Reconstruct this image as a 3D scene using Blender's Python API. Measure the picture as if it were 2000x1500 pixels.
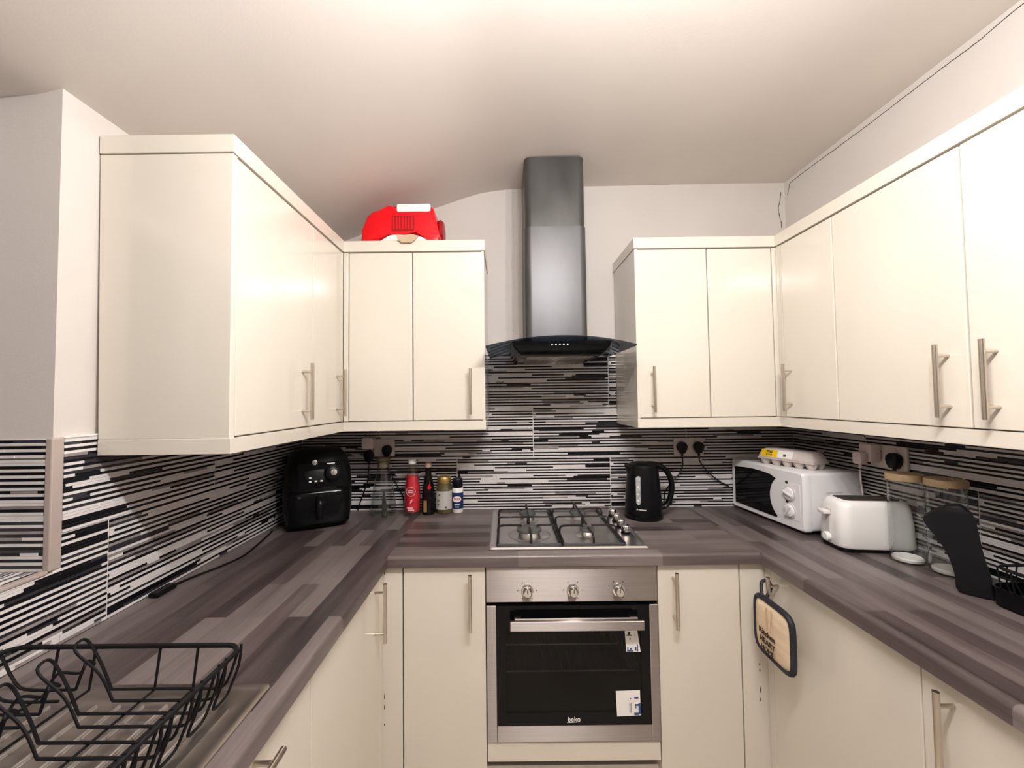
import bpy, bmesh, math, random
from mathutils import Matrix, Vector
R = random.Random(7)
for o in list(bpy.data.objects): bpy.data.objects.remove(o)
scn = bpy.context.scene
COL = scn.collection

# ------------------------------------------------------------------ camera
cam_d = bpy.data.cameras.new('camera'); cam = bpy.data.objects.new('camera', cam_d); COL.objects.link(cam)
Rv = Vector((0.99992567, 0.00300866, -0.01181544)); Uv = Vector((0.01191706, -0.03635824, 0.99926776)); Fv = Vector((-0.00257686, 0.99933429, 0.03639139))
m = Matrix.Identity(4)
for i in range(3):
    m[i][0] = Rv[i]; m[i][1] = Uv[i]; m[i][2] = -Fv[i]
m[0][3], m[1][3], m[2][3] = -0.2249, -2.0516, 1.4542
cam.matrix_world = m
cam_d.sensor_width = 36; cam_d.lens = 36*797.6/2000; cam_d.shift_x = (1000-983.7)/2000; cam_d.clip_start = .02
scn.camera = cam
# ------------------------------------------------------------------ world, exposure
w = bpy.data.worlds.new('world'); scn.world = w; w.use_nodes = True
w.node_tree.nodes['Background'].inputs[0].default_value = (.9, .85, .8, 1); w.node_tree.nodes['Background'].inputs[1].default_value = .05
vs = scn.view_settings
vs.view_transform = 'Standard'; vs.look = 'None'; vs.gamma = 1; vs.use_curve_mapping = False; vs.exposure = 0.92
BULB_W = 11.0; FILL_W = 1.0; BULB_COL = (1.0, .96, .955)

# ------------------------------------------------------------------ helpers
def tag(o, label=None, cat=None, group=None, kind=None):
    if label: o['label'] = label
    if cat: o['category'] = cat
    if group: o['group'] = group
    if kind: o['kind'] = kind
    return o
def empty(name, label, cat, loc=(0,0,0), rz=0, group=None):
    o = bpy.data.objects.new(name, None); COL.objects.link(o); o.empty_display_size = .05
    o.location = loc; o.rotation_euler = (0, 0, rz)
    return tag(o, label, cat, group)
def obj(name, bm, mats, parent=None, smooth=False, loc=None, angle=40):
    me = bpy.data.meshes.new(name)
    bmesh.ops.recalc_face_normals(bm, faces=bm.faces)
    bm.to_mesh(me); bm.free()
    for mm in (mats if isinstance(mats, (list, tuple)) else [mats]): me.materials.append(mm)
    if smooth:
        for p in me.polygons: p.use_smooth = True
        me.set_sharp_from_angle(angle=math.radians(angle))
    o = bpy.data.objects.new(name, me); COL.objects.link(o)
    if parent: o.parent = parent
    if loc: o.location = loc
    return o
def struct(name, bm, mats, label=None, smooth=False):
    return tag(obj(name, bm, mats, None, smooth), label, None, None, 'structure')
def NB(): return bmesh.new()
def box(bm, x0, x1, y0, y1, z0, z1, bev=0, seg=2, mat=0):
    if x0 > x1: x0, x1 = x1, x0
    if y0 > y1: y0, y1 = y1, y0
    vv = [bm.verts.new((x, y, z)) for z in (z0, z1) for y in (y0, y1) for x in (x0, x1)]
    fs = [bm.faces.new([vv[i] for i in f]) for f in ((0,2,3,1),(4,5,7,6),(0,1,5,4),(2,6,7,3),(0,4,6,2),(1,3,7,5))]
    for f in fs: f.material_index = mat
    if bev:
        es = list({e for f in fs for e in f.edges})
        r = bmesh.ops.bevel(bm, geom=es, offset=bev, segments=seg, profile=.5, affect='EDGES')
        for f in r['faces']: f.material_index = mat
    return bm
def prism(bm, pts, axis, a0, a1, bev=0, seg=2, mat=0):
    """polygon pts in the two other axes, extruded along axis"""
    def P(u, v, a):
        return {'x': (a, u, v), 'y': (u, a, v), 'z': (u, v, a)}[axis]
    lo = [bm.verts.new(P(u, v, a0)) for u, v in pts]; hi = [bm.verts.new(P(u, v, a1)) for u, v in pts]
    n = len(pts); fs = [bm.faces.new(lo), bm.faces.new(hi[::-1])]
    for i in range(n): fs.append(bm.faces.new((lo[i], lo[(i+1) % n], hi[(i+1) % n], hi[i])))
    for f in fs: f.material_index = mat
    if bev:
        es = [e for f in fs[:2] for e in f.edges]
        r = bmesh.ops.bevel(bm, geom=es, offset=bev, segments=seg, profile=.5, affect='EDGES')
        for f in r['faces']: f.material_index = mat
    return bm
def ring(bm, c, ax1, ax2, r, n, r2=None):
    r2 = r if r2 is None else r2
    return [bm.verts.new(Vector(c)+Vector(ax1)*r*math.cos(2*math.pi*i/n)+Vector(ax2)*r2*math.sin(2*math.pi*i/n)) for i in range(n)]
def bridge(bm, a, b, mat=0):
    n = len(a)
    for i in range(n):
        f = bm.faces.new((a[i], a[(i+1) % n], b[(i+1) % n], b[i])); f.material_index = mat
def lathe(bm, prof, c=(0,0,0), n=32, axis='z', capa=True, capb=True, mat=0, sx=1, sy=1):
    """prof: [(r, h)] along axis"""
    A = {'z': ((1,0,0),(0,1,0),(0,0,1)), 'y': ((1,0,0),(0,0,1),(0,-1,0)), 'x': ((0,1,0),(0,0,1),(1,0,0)), '-x': ((0,1,0),(0,0,1),(-1,0,0))}[axis]
    rs = []
    for r, h in prof:
        cc = Vector(c)+Vector(A[2])*h
        rs.append(ring(bm, cc, Vector(A[0])*sx, Vector(A[1])*sy, max(r, 1e-5), n))
    for a, b in zip(rs, rs[1:]): bridge(bm, a, b, mat)
    if capa: bm.faces.new(rs[0][::-1]).material_index = mat
    if capb: bm.faces.new(rs[-1]).material_index = mat
    return bm
def tube(bm, pts, r, n=8, closed=False, mat=0):
    pts = [Vector(p) for p in pts]; rs = []; prev = None; N = len(pts)
    for i, p in enumerate(pts):
        if closed: t = pts[(i+1) % N]-pts[i-1]
        else: t = pts[min(i+1, N-1)]-pts[max(i-1, 0)]
        if t.length < 1e-9: t = Vector((0,0,1))
        t.normalize()
        if prev is None:
            a = t.orthogonal().normalized()
        else:
            a = (prev-t*prev.dot(t))
            a = a.normalized() if a.length > 1e-6 else t.orthogonal().normalized()
        prev = a; b = t.cross(a)
        rs.append(ring(bm, p, a, b, r, n))
    for a, b in zip(rs, rs[1:]): bridge(bm, a, b, mat)
    if closed:
        # align last ring to first
        a = rs[-1]; b = rs[0]; k = min(range(n), key=lambda k: sum((a[i].co-b[(i+k) % n].co).length for i in range(n)))
        bridge(bm, a, [b[(i+k) % n] for i in range(n)], mat)
    else:
        bm.faces.new(rs[0][::-1]).material_index = mat; bm.faces.new(rs[-1]).material_index = mat
    return bm
def smooth_path(pts, k=6):
    pts = [Vector(p) for p in pts]; out = []
    for i in range(len(pts)-1):
        p0 = pts[max(i-1, 0)]; p1 = pts[i]; p2 = pts[i+1]; p3 = pts[min(i+2, len(pts)-1)]
        for j in range(k):
            t = j/k
            out.append(.5*((2*p1)+(p2-p0)*t+(2*p0-5*p1+4*p2-p3)*t*t+(3*p1-p0-3*p2+p3)*t*t*t))
    return out+[pts[-1]]
def rrect(x0, x1, y0, y1, r, k=5):
    out = []
    for cx, cy, a0 in ((x1-r, y1-r, 0), (x0+r, y1-r, 90), (x0+r, y0+r, 180), (x1-r, y0+r, 270)):
        for i in range(k+1):
            a = math.radians(a0+90*i/k); out.append((cx+r*math.cos(a), cy+r*math.sin(a)))
    return out
def loft(bm, secs, mat=0, cap=True):
    """secs: list of lists of 3-D points, equal length"""
    rs = [[bm.verts.new(p) for p in s] for s in secs]
    for a, b in zip(rs, rs[1:]): bridge(bm, a, b, mat)
    if cap:
        bm.faces.new(rs[0][::-1]).material_index = mat; bm.faces.new(rs[-1]).material_index = mat
    return bm
def text_mesh(s, size, mat, parent, M, name='lettering', extrude=.0004, align='CENTER', bold=0):
    cu = bpy.data.curves.new(name, 'FONT'); cu.body = s; cu.size = size; cu.align_x = align; cu.align_y = 'CENTER'; cu.extrude = extrude; cu.offset = bold
    t = bpy.data.objects.new(name+'_tmp', cu); COL.objects.link(t)
    dg = bpy.context.evaluated_depsgraph_get(); me = bpy.data.meshes.new_from_object(t.evaluated_get(dg))
    bpy.data.objects.remove(t); bpy.data.curves.remove(cu)
    me.name = name; me.materials.clear(); me.materials.append(mat); me.transform(M)
    o = bpy.data.objects.new(name, me); COL.objects.link(o); o.parent = parent
    return o
def M_front(x, y, z):   # text reading along +X, facing -Y
    return Matrix.Translation((x, y, z)) @ Matrix.Rotation(math.pi/2, 4, 'X')

# ------------------------------------------------------------------ materials
def mat(name, col, rough=.5, metal=0, var=.06, nscale=8, bump=0, bscale=60, spec=.5, coat=0, trans=0, ior=1.45, aniso=0, arot=0, stretch=None, alpha=1, rvar=0):
    mt = bpy.data.materials.new(name); mt.use_nodes = True; nt = mt.node_tree; b = nt.nodes['Principled BSDF']
    b.inputs['Roughness'].default_value = rough; b.inputs['Metallic'].default_value = metal
    b.inputs['Specular IOR Level'].default_value = spec; b.inputs['Coat Weight'].default_value = coat; b.inputs['Coat Roughness'].default_value = .06
    b.inputs['Transmission Weight'].default_value = trans; b.inputs['IOR'].default_value = ior
    b.inputs['Anisotropic'].default_value = aniso; b.inputs['Anisotropic Rotation'].default_value = arot
    tc = nt.nodes.new('ShaderNodeTexCoord'); mp = nt.nodes.new('ShaderNodeMapping'); nt.links.new(tc.outputs['Object'], mp.inputs['Vector'])
    if stretch: mp.inputs['Scale'].default_value = stretch
    nz = nt.nodes.new('ShaderNodeTexNoise'); nz.inputs['Scale'].default_value = nscale; nz.inputs['Detail'].default_value = 5
    nt.links.new(mp.outputs[0], nz.inputs['Vector'])
    rp = nt.nodes.new('ShaderNodeValToRGB'); cr = rp.color_ramp
    cr.elements[0].position = .3; cr.elements[1].position = .7
    cr.elements[0].color = tuple(c*(1-var) for c in col)+(1,); cr.elements[1].color = tuple(min(1, c*(1+var)) for c in col)+(1,)
    nt.links.new(nz.outputs['Fac'], rp.inputs['Fac']); nt.links.new(rp.outputs['Color'], b.inputs['Base Color'])
    if rvar:
        mr = nt.nodes.new('ShaderNodeMapRange'); mr.inputs['To Min'].default_value = max(0, rough-rvar); mr.inputs['To Max'].default_value = rough+rvar
        nt.links.new(nz.outputs['Fac'], mr.inputs['Value']); nt.links.new(mr.outputs[0], b.inputs['Roughness'])
    if bump:
        n2 = nt.nodes.new('ShaderNodeTexNoise'); n2.inputs['Scale'].default_value = bscale; n2.inputs['Detail'].default_value = 4; nt.links.new(mp.outputs[0], n2.inputs['Vector'])
        bp = nt.nodes.new('ShaderNodeBump'); bp.inputs['Strength'].default_value = bump; bp.inputs['Distance'].default_value = .002
        nt.links.new(n2.outputs['Fac'], bp.inputs['Height']); nt.links.new(bp.outputs[0], b.inputs['Normal'])
    return mt
def emis(name, col, s):
    mt = bpy.data.materials.new(name); mt.use_nodes = True; b = mt.node_tree.nodes['Principled BSDF']
    b.inputs['Base Color'].default_value = (*col, 1); b.inputs['Emission Color'].default_value = (*col, 1); b.inputs['Emission Strength'].default_value = s
    return mt
def wood(name, along, dark, light, plank=(.5, .052)):
    mt = bpy.data.materials.new(name); mt.use_nodes = True; nt = mt.node_tree; b = nt.nodes['Principled BSDF']; L = nt.links.new
    tc = nt.nodes.new('ShaderNodeTexCoord'); mp = nt.nodes.new('ShaderNodeMapping'); L(tc.outputs['Object'], mp.inputs['Vector'])
    if along == 'y': mp.inputs['Rotation'].default_value = (0, 0, math.pi/2)
    br = nt.nodes.new('ShaderNodeTexBrick'); L(mp.outputs[0], br.inputs['Vector'])
    br.offset = .37; br.offset_frequency = 2; br.inputs['Scale'].default_value = 1; br.inputs['Brick Width'].default_value = plank[0]; br.inputs['Row Height'].default_value = plank[1]
    br.inputs['Mortar Size'].default_value = 0; br.inputs['Color1'].default_value = (0,0,0,1); br.inputs['Color2'].default_value = (1,1,1,1); br.inputs['Bias'].default_value = 0
    mp2 = nt.nodes.new('ShaderNodeMapping'); L(mp.outputs[0], mp2.inputs['Vector']); mp2.inputs['Scale'].default_value = (2.2, 45, 45)
    nz = nt.nodes.new('ShaderNodeTexNoise'); nz.inputs['Scale'].default_value = 1.6; nz.inputs['Detail'].default_value = 7; nz.inputs['Roughness'].default_value = .65; L(mp2.outputs[0], nz.inputs['Vector'])
    mp3 = nt.nodes.new('ShaderNodeMapping'); L(mp.outputs[0], mp3.inputs['Vector']); mp3.inputs['Scale'].default_value = (1.3, 9, 9)
    n3 = nt.nodes.new('ShaderNodeTexNoise'); n3.inputs['Scale'].default_value = 2; n3.inputs['Detail'].default_value = 3; L(mp3.outputs[0], n3.inputs['Vector'])
    def mth(op, a, c):
        q = nt.nodes.new('ShaderNodeMath'); q.operation = op
        for i, v in enumerate((a, c)):
            if isinstance(v, (int, float)): q.inputs[i].default_value = v
            else: L(v, q.inputs[i])
        return q.outputs[0]
    f = mth('ADD', mth('MULTIPLY', br.outputs['Color'], .62), mth('ADD', mth('MULTIPLY', nz.outputs['Fac'], .55), mth('SUBTRACT', mth('MULTIPLY', n3.outputs['Fac'], .5), .27)))
    rp = nt.nodes.new('ShaderNodeValToRGB'); cr = rp.color_ramp; cr.elements[0].position = .12; cr.elements[1].position = .92
    cr.elements[0].color = (*dark, 1); cr.elements[1].color = (*light, 1)
    e = cr.elements.new(.5); e.color = (*[(a+c)/2*k for a, c, k in zip(dark, light, (.9, .82, .82))], 1)
    L(f, rp.inputs['Fac']); L(rp.outputs['Color'], b.inputs['Base Color'])
    b.inputs['Roughness'].default_value = .34; b.inputs['Specular IOR Level'].default_value = .45
    bp = nt.nodes.new('ShaderNodeBump'); bp.inputs['Strength'].default_value = .12; bp.inputs['Distance'].default_value = .001; L(nz.outputs['Fac'], bp.inputs['Height']); L(bp.outputs[0], b.inputs['Normal'])
    return mt
def thin_glass(name, tint, rough=.02, edge=.5, base=.04, pw_=4):
    """real smoked pane: transparent body with glossy skin, lets lamp light through"""
    mt = bpy.data.materials.new(name); mt.use_nodes = True; nt = mt.node_tree; L = nt.links.new
    for n in list(nt.nodes):
        if n.type == 'BSDF_PRINCIPLED': nt.nodes.remove(n)
    out = nt.nodes['Material Output']
    t = nt.nodes.new('ShaderNodeBsdfTransparent'); t.inputs[0].default_value = (*tint, 1)
    g = nt.nodes.new('ShaderNodeBsdfGlossy'); g.inputs['Roughness'].default_value = rough
    nz = nt.nodes.new('ShaderNodeTexNoise'); nz.inputs['Scale'].default_value = 12
    rp = nt.nodes.new('ShaderNodeMapRange'); rp.inputs['To Min'].default_value = rough; rp.inputs['To Max'].default_value = rough+.03; L(nz.outputs['Fac'], rp.inputs['Value']); L(rp.outputs[0], g.inputs['Roughness'])
    lw = nt.nodes.new('ShaderNodeLayerWeight'); lw.inputs[0].default_value = .5
    pw = nt.nodes.new('ShaderNodeMath'); pw.operation = 'POWER'; L(lw.outputs['Facing'], pw.inputs[0]); pw.inputs[1].default_value = pw_
    fr = nt.nodes.new('ShaderNodeMath'); fr.operation = 'MULTIPLY_ADD'; L(pw.outputs[0], fr.inputs[0]); fr.inputs[1].default_value = edge; fr.inputs[2].default_value = base
    mx = nt.nodes.new('ShaderNodeMixShader'); L(fr.outputs[0], mx.inputs[0]); L(t.outputs[0], mx.inputs[1]); L(g.outputs[0], mx.inputs[2]); L(mx.outputs[0], out.inputs['Surface'])
    return mt

M = {}
M['wall'] = mat('wall_paint', (.585, .545, .505), .7, var=.03, nscale=3, bump=.12, bscale=180)
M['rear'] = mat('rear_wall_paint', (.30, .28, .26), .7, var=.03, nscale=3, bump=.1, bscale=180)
M['ceil'] = mat('ceiling_paint', (.72, .665, .615), .75, var=.03, nscale=2, bump=.10, bscale=160)
M['floor'] = mat('floor_vinyl', (.68, .61, .53), .5, var=.12, nscale=4)
M['cream'] = mat('cream_gloss', (.675, .63, .545), .16, var=.015, nscale=4, spec=.5, coat=.25, bump=.02, bscale=25)
M['carc'] = mat('cream_board', (.74, .66, .55), .35, var=.03, nscale=5)
M['gap'] = mat('dark_gap', (.03, .025, .02), .8)
M['steel'] = mat('brushed_steel', (.43, .39, .365), .42, 1, var=.05, nscale=6, stretch=(1, 60, 60), aniso=1.0, arot=.25)
M['bar'] = mat('handle_steel', (.62, .56, .48), .28, 1, var=.06, nscale=20)
M['chrome'] = mat('chrome', (.75, .74, .72), .14, 1, var=.03)
M['hobst'] = mat('hob_steel', (.66, .63, .61), .30, 1, var=.05, nscale=8, stretch=(1, 40, 40))
M['sinkst'] = mat('sink_steel', (.42, .38, .35), .38, 1, var=.12, nscale=14, rvar=.06)
M['ridge'] = mat('ridge_steel', (.62, .59, .56), .42, 1, var=.06)
M['iron'] = mat('cast_iron', (.006, .006, .007), .45, var=.2, nscale=30, bump=.15, bscale=200)
M['cap'] = mat('burner_cap', (.075, .076, .072), .55, var=.2, nscale=40)
M['blackgl'] = mat('black_gloss', (.003, .0032, .004), .10, var=.1, spec=.22)
M['blackpl'] = mat('black_plastic', (.0035, .0035, .0045), .36, var=.15, nscale=20, bump=.03, bscale=300, spec=.28)
M['blackmat'] = mat('black_matte', (.005, .005, .006), .6, var=.2, nscale=20, spec=.25)
M['hoodlow'] = mat('hood_metal_sheen', (.10, .099, .102), .42, .6, var=.22, nscale=6, stretch=(1, 1, .4), rvar=.10)  # same hood metal, base colour lightened to carry the lower duct's sheen
M['hoodmat'] = mat('hood_black_metal', (.078, .076, .073), .38, .5, var=.30, nscale=5, stretch=(1, 1, .45), rvar=.12)
M['white'] = mat('white_plastic', (.78, .77, .78), .3, var=.02, nscale=6)
M['toast'] = mat('ivory_plastic', (.83, .82, .79), .28, var=.02, nscale=6)
M['dial'] = mat('dial_grey', (.62, .60, .59), .25, var=.04)
M['red'] = mat('red_plastic', (.78, .004, .010), .3, var=.06, nscale=5, spec=.4)
M['redd'] = mat('red_plastic_deep', (.30, .002, .005), .35, var=.06, nscale=5)
M['glass'] = thin_glass('clear_glass', (.93, .945, .94), .08, .85, .06, 2.5)
M['smoke'] = thin_glass('smoked_glass', (.30, .34, .38), .015)
M['ovglass'] = thin_glass('oven_glass', (.56, .57, .53), .03, .4, .018, 4)
M['gtube'] = mat('gauge_plastic', (.42, .43, .44), .25, var=.25, nscale=60)
M['bamboo'] = mat('bamboo_lid', (.50, .36, .20), .45, var=.18, nscale=10, stretch=(1, 14, 1))
M['paper'] = mat('paper_white', (.82, .80, .77), .6, var=.04)
M['inkred'] = mat('label_red', (.62, .012, .03), .4, var=.25, nscale=40)
M['pink'] = mat('label_pink', (.80, .42, .42), .5, var=.1)
M['inkblue'] = mat('label_blue', (.02, .06, .22), .5, var=.2, nscale=60)
M['inkblack'] = mat('ink_black', (.02, .018, .02), .6)
M['yellow'] = mat('label_yellow', (.90, .58, .01), .5, var=.08)
M['gold'] = mat('gold_cap', (.55, .38, .12), .35, .8, var=.1)
M['corkd'] = mat('dull_stopper', (.20, .155, .085), .5, var=.15)
M['corkc'] = mat('cap_tan', (.50, .36, .24), .5, var=.1)
M['soy'] = mat('dark_sauce_glass', (.004, .003, .003), .1, var=.1, spec=.4)
M['olive'] = mat('jar_contents', (.10, .085, .03), .2, var=.4, nscale=40, coat=.4)
M['pulp'] = mat('egg_pulp', (.56, .49, .45), .85, var=.08, nscale=40, bump=.4, bscale=220)
M['socket'] = mat('socket_plastic', (.70, .62, .56), .35, var=.03)
M['socketw'] = mat('adapter_plastic', (.80, .68, .66), .35, var=.03)
M['quilt'] = mat('quilted_cotton', (.72, .57, .40), .55, var=.08, nscale=18, bump=.25, bscale=90, stretch=(1, .5, 3))
M['bind'] = mat('black_binding', (.012, .014, .022), .6, var=.3, nscale=60)
M['trimst'] = mat('tile_trim', (.42, .35, .31), .4, var=.1)
M['grout'] = mat('grout', (.76, .73, .70), .8, var=.05, nscale=20)
M['t_w'] = mat('strip_white', (.70, .67, .655), .22, var=.08, nscale=14)
M['t_k'] = mat('strip_black', (.005, .005, .007), .2, var=.3, spec=.35, nscale=14)
M['t_g'] = mat('strip_grey', (.28, .25, .24), .25, var=.2, nscale=14)
M['t_n'] = mat('strip_charcoal', (.030, .028, .034), .25, var=.3, nscale=14)
M['woodx'] = wood('worktop_laminate_x', 'x', (.022, .017, .018), (.188, .158, .151))
M['woody'] = wood('worktop_laminate_y', 'y', (.022, .017, .018), (.188, .158, .151))
M['crackm'] = mat('crack_dark', (.05, .03, .022), .9)
M['cavity'] = mat('oven_enamel', (.020, .021, .018), .35, var=.2, nscale=12)
M['water'] = thin_glass('water', (.97, .98, .98))
M['lampw'] = mat('lamp_white', (.8, .8, .8), .4)
M['nightglass'] = thin_glass('window_pane', (.5, .52, .55))
M['bulb'] = emis('bulb_glow', BULB_COL, 40)

# ------------------------------------------------------------------ key dimensions
XW, XR = -1.247, 1.215           # left / right wall
YJ = -1.128                      # far jamb of the window recess
YEND = -4.3
CT, TH = .91, .038
XLc, XRc, Yc = -.640, .655, -.615
XLd, XRd, Yb = -.660, .675, -.598   # base door fronts
XLu, XRu, Yu = -.907, .932, -.332   # wall door fronts
ZT, ZD1, ZD0, ZB = 2.134, 2.087, 1.365, 1.326
TILE_T = .010

# ------------------------------------------------------------------ ceiling fixture with the lamps (just out of frame above)
def lamp_fixture(loc, xs, watt, label):
    t = empty('ceiling_light', label, 'light', loc)
    b = NB(); box(b, min(xs)-.06, max(xs)+.06, -.03, .03, -.025, 0, .006); obj('bar', b, M['lampw'], t)
    for x in xs:
        b = NB(); lathe(b, [(.016, -.175), (.018, -.12), (.008, -.11), (.008, -.025)], (x, 0, 0), 16); obj('lamp_holder', b, M['lampw'], t, True)
        ld = bpy.data.lights.new('bulb', 'POINT'); ld.energy = watt; ld.shadow_soft_size = .028; ld.color = BULB_COL
        lo = bpy.data.objects.new('bulb', ld); COL.objects.link(lo); lo.parent = t; lo.location = (x, 0, -.21)
    return t
lamp_fixture((0, -1.66, 2.524), (-.18, -.01, .16, .33), BULB_W, 'white four-lamp ceiling bar above the middle of the kitchen')
lamp_fixture((0, -3.45, 2.524), (-.25, .25), FILL_W, 'added two-lamp fill light bar, unseen at the rear of the room')  # added fill lamps behind the camera, never in view

# ------------------------------------------------------------------ room shell
prof = [(-1.75, 2.165), (-1.40, 2.171), (-1.30, 2.178), (-1.247, 2.19), (-1.14, 2.226), (-1.03, 2.267), (-.936, 2.303), (-.82, 2.346), (-.70, 2.387), (-.517, 2.449), (-.42, 2.482), (-.333, 2.507), (-.26, 2.518), (-.194, 2.524), (0, 2.530), (.2, 2.534), (.6, 2.538), (1.0, 2.540), (1.40, 2.540)]
b = NB()
prism(b, prof+[(1.40, 2.70), (-1.75, 2.70)], 'y', YEND-.1, .10)
struct('ceiling', b, M['ceil'], smooth=True)
b = NB(); box(b, -1.75, 1.40, YEND-.1, .10, -.10, 0); struct('floor', b, M['floor'])
WB = NB(); box(WB, -1.75, 1.40, 0, .10, 0, 2.60); wall_back = struct('wall_back', WB, M['wall'])
WR = NB(); box(WR, XR, XR+.12, YEND, 0, 0, 2.60); wall_right = struct('wall_right', WR, M['wall'])
b = NB(); box(b, XW-.27, XW, YJ, 0, 0, 2.4); box(b, XW-.27, XW, -2.35, YJ, 0, 1.075); box(b, XW-.27, XW, YEND, -2.35, 0, 2.4); box(b, XW-.30, XW-.27, YEND, 0, 0, 1.10); box(b, XW-.30, XW-.27, YEND, 0, 2.12, 2.4); box(b, XW-.30, XW-.27, YJ-.06, 0, 1.1, 2.12); box(b, XW-.30, XW-.27, YEND, -2.29, 1.1, 2.12)
wall_left = struct('wall_left', b, M['wall'])
b = NB(); box(b, -1.75, 1.40, YEND-.1, YEND, 0, 2.60); struct('wall_rear', b, M['rear'])
# window in the left recess
b = NB()
for a, c in ((YJ-.06, YJ-.11), (-2.29, -2.24), (-1.70, -1.65)): box(b, XW-.30, XW-.255, min(a, c), max(a, c), 1.10, 2.12, .004)
for a in (1.10, 2.07): box(b, XW-.30, XW-.255, -2.24, YJ-.11, a, a+.05, .004)
win = struct('window_1', b, M['white'])
for y0, y1 in ((-2.24, -1.70), (-1.65, YJ-.11)):
    b = NB(); box(b, XW-.285, XW-.279, y0, y1, 1.15, 2.07); obj('pane', b, M['nightglass'], win)

# ------------------------------------------------------------------ strip mosaic tiles
TW, THh, GR = .757, .2465, .0035
NROW = 36
def strip_rows(seed):
    r = random.Random(seed); rows = []
    for i in range(NROW):
        segs = []; u = -r.random()*.1
        while u < TW:
            l = r.choice((.04, .06, .09, .12, .16, .20, .26, .34)); q = r.random()
            if i % 2: c = 1 if q < .66 else 3 if q < .80 else 2 if q < .86 else 0
            else: c = 0 if q < .80 else 2 if q < .90 else 3 if q < .94 else 1
            segs.append((max(0, u), min(TW, u+l), c, r.choice((.0, .0006, .0012)))); u += l
        rows.append(segs)
    return rows
ROWS = [strip_rows(s) for s in (3, 11, 29)]
TM = [M['t_w'], M['t_k'], M['t_g'], M['t_n'], M['grout']]
cache = {}
def tile_mesh(var, u0, u1, v0, v1):
    key = (var, round(u0, 4), round(u1, 4), round(v0, 4), round(v1, 4))
    if key in cache: return cache[key]
    vs_, fs_, mi = [], [], []
    def bx(a0, a1, b0, b1, c0, c1, m_):
        n = len(vs_); vs_.extend([(a0,b0,c0),(a1,b0,c0),(a1,b1,c0),(a0,b1,c0),(a0,b0,c1),(a1,b0,c1),(a1,b1,c1),(a0,b1,c1)])
        for f in ((4,5,6,7),(0,1,5,4),(1,2,6,5),(2,3,7,6),(3,0,4,7)): fs_.append([n+i for i in f]); mi.append(m_)
    bx(0, u1-u0, 0, v1-v0, 0, .0055, 4)
    h = THh/NROW
    for i, segs in enumerate(ROWS[var]):
        a, c = i*h, (i+1)*h
        a, c = max(a, v0), min(c, v1)
        if c-a < .0008: continue
        for s0, s1, col, dz in segs:
            s0, s1 = max(s0, u0), min(s1, u1)
            if s1-s0 < .001: continue
            bx(s0-u0, s1-u0, a-v0+.0003, c-v0-.0003, .005, .0085+dz+(.0006 if col == 0 else 0), col)
    me = bpy.data.meshes.new('tile'); me.from_pydata(vs_, [], fs_); 
    for x in TM: me.materials.append(x)
    me.polygons.foreach_set('material_index', mi); me.update()
    cache[key] = me
    return me
def tile_field(parent, origin, du, dw, u0, u1, z0, z1, joint, dv=Vector((0,0,1))):
    """du: along wall; dw: out of wall; z0..z1 in v; joint: u of one row-1 joint"""
    du, dw = Vector(du), Vector(dw); origin = Vector(origin); row = 0; v = z0
    while v < z1-.004:
        vt = min(v+THh, z1); off = joint+(row % 2)*(TW+GR)/2
        k = math.floor((u0-off)/(TW+GR)); u = off+k*(TW+GR); j = 0
        while u < u1:
            a, c = max(u, u0), min(u+TW, u1)
            if c-a > .004:
                me = tile_mesh((k+j+row*2) % 3, a-u, c-u, 0, vt-v)
                o = bpy.data.objects.new('tile', me); COL.objects.link(o)
                p = origin+du*a+dv*v
                mm = Matrix.Identity(4)
                for i in range(3): mm[i][0] = du[i]; mm[i][1] = dv[i]; mm[i][2] = dw[i]; mm[i][3] = p[i]
                o.matrix_world = mm; o.parent = parent
            u += TW+GR; j += 1
        v += THh+GR; row += 1
# grout beds (thin slabs on the walls), then the tiles
def grout(parent, *a):
    b = NB(); box(b, *a); obj('grout_bed', b, M['grout'], parent)
grout(wall_back, XW, XR, -.0078, 0, CT, 1.375); grout(wall_back, -.305, .332, -.0078, 0, 1.375, 1.675)
grout(wall_left, XW, XW+.0078, YJ, 0, CT, 1.375); grout(wall_left, XW, XW+.0078, -2.30, YJ, CT, 1.078)
grout(wall_right, XR-.0078, XR, -2.30, 0, CT, 1.375)
Y0 = 0
tile_field(wall_back, (0, -.0005, 0), (1,0,0), (0,-1,0), XW+.010, XR-.010, CT+.001, 1.375, .296)
# rows above the splash line between the wall units
def upper_rows():
    v0 = CT+.001+2*(THh+GR)
    tile_field(wall_back, (0, -.0005, 0), (1,0,0), (0,-1,0), -.305, .332, v0, 1.675, .296)
    # filling slice of row two above 1.375
    off = .296+(TW+GR)/2; u = off-(TW+GR)
    for a0, a1 in ((u, u+TW), (off, off+TW), (u-TW-GR, u-GR)):
        a, c = max(a0, -.305), min(a1, .332)
        if c-a > .004:
            o = bpy.data.objects.new('tile', tile_mesh(0, a-a0, c-a0, 1.375-(CT+.001+THh+GR), THh)); COL.objects.link(o)
            mm = Matrix.Identity(4); mm[0][0] = 1; mm[1][1] = 0; mm[2][1] = 1; mm[1][2] = -1; mm[2][2] = 0
            mm[0][3], mm[1][3], mm[2][3] = a, -.0005, 1.375
            o.matrix_world = mm; o.parent = wall_back
upper_rows()
tile_field(wall_left, (XW+.0005, 0, 0), (0,1,0), (1,0,0), YJ+.016, -.010, CT+.001, 1.375, -1.0)
tile_field(wall_left, (XW+.0005, 0, 0), (0,1,0), (1,0,0), -2.30, YJ+.015, CT+.001, 1.078, -1.0)
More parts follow.
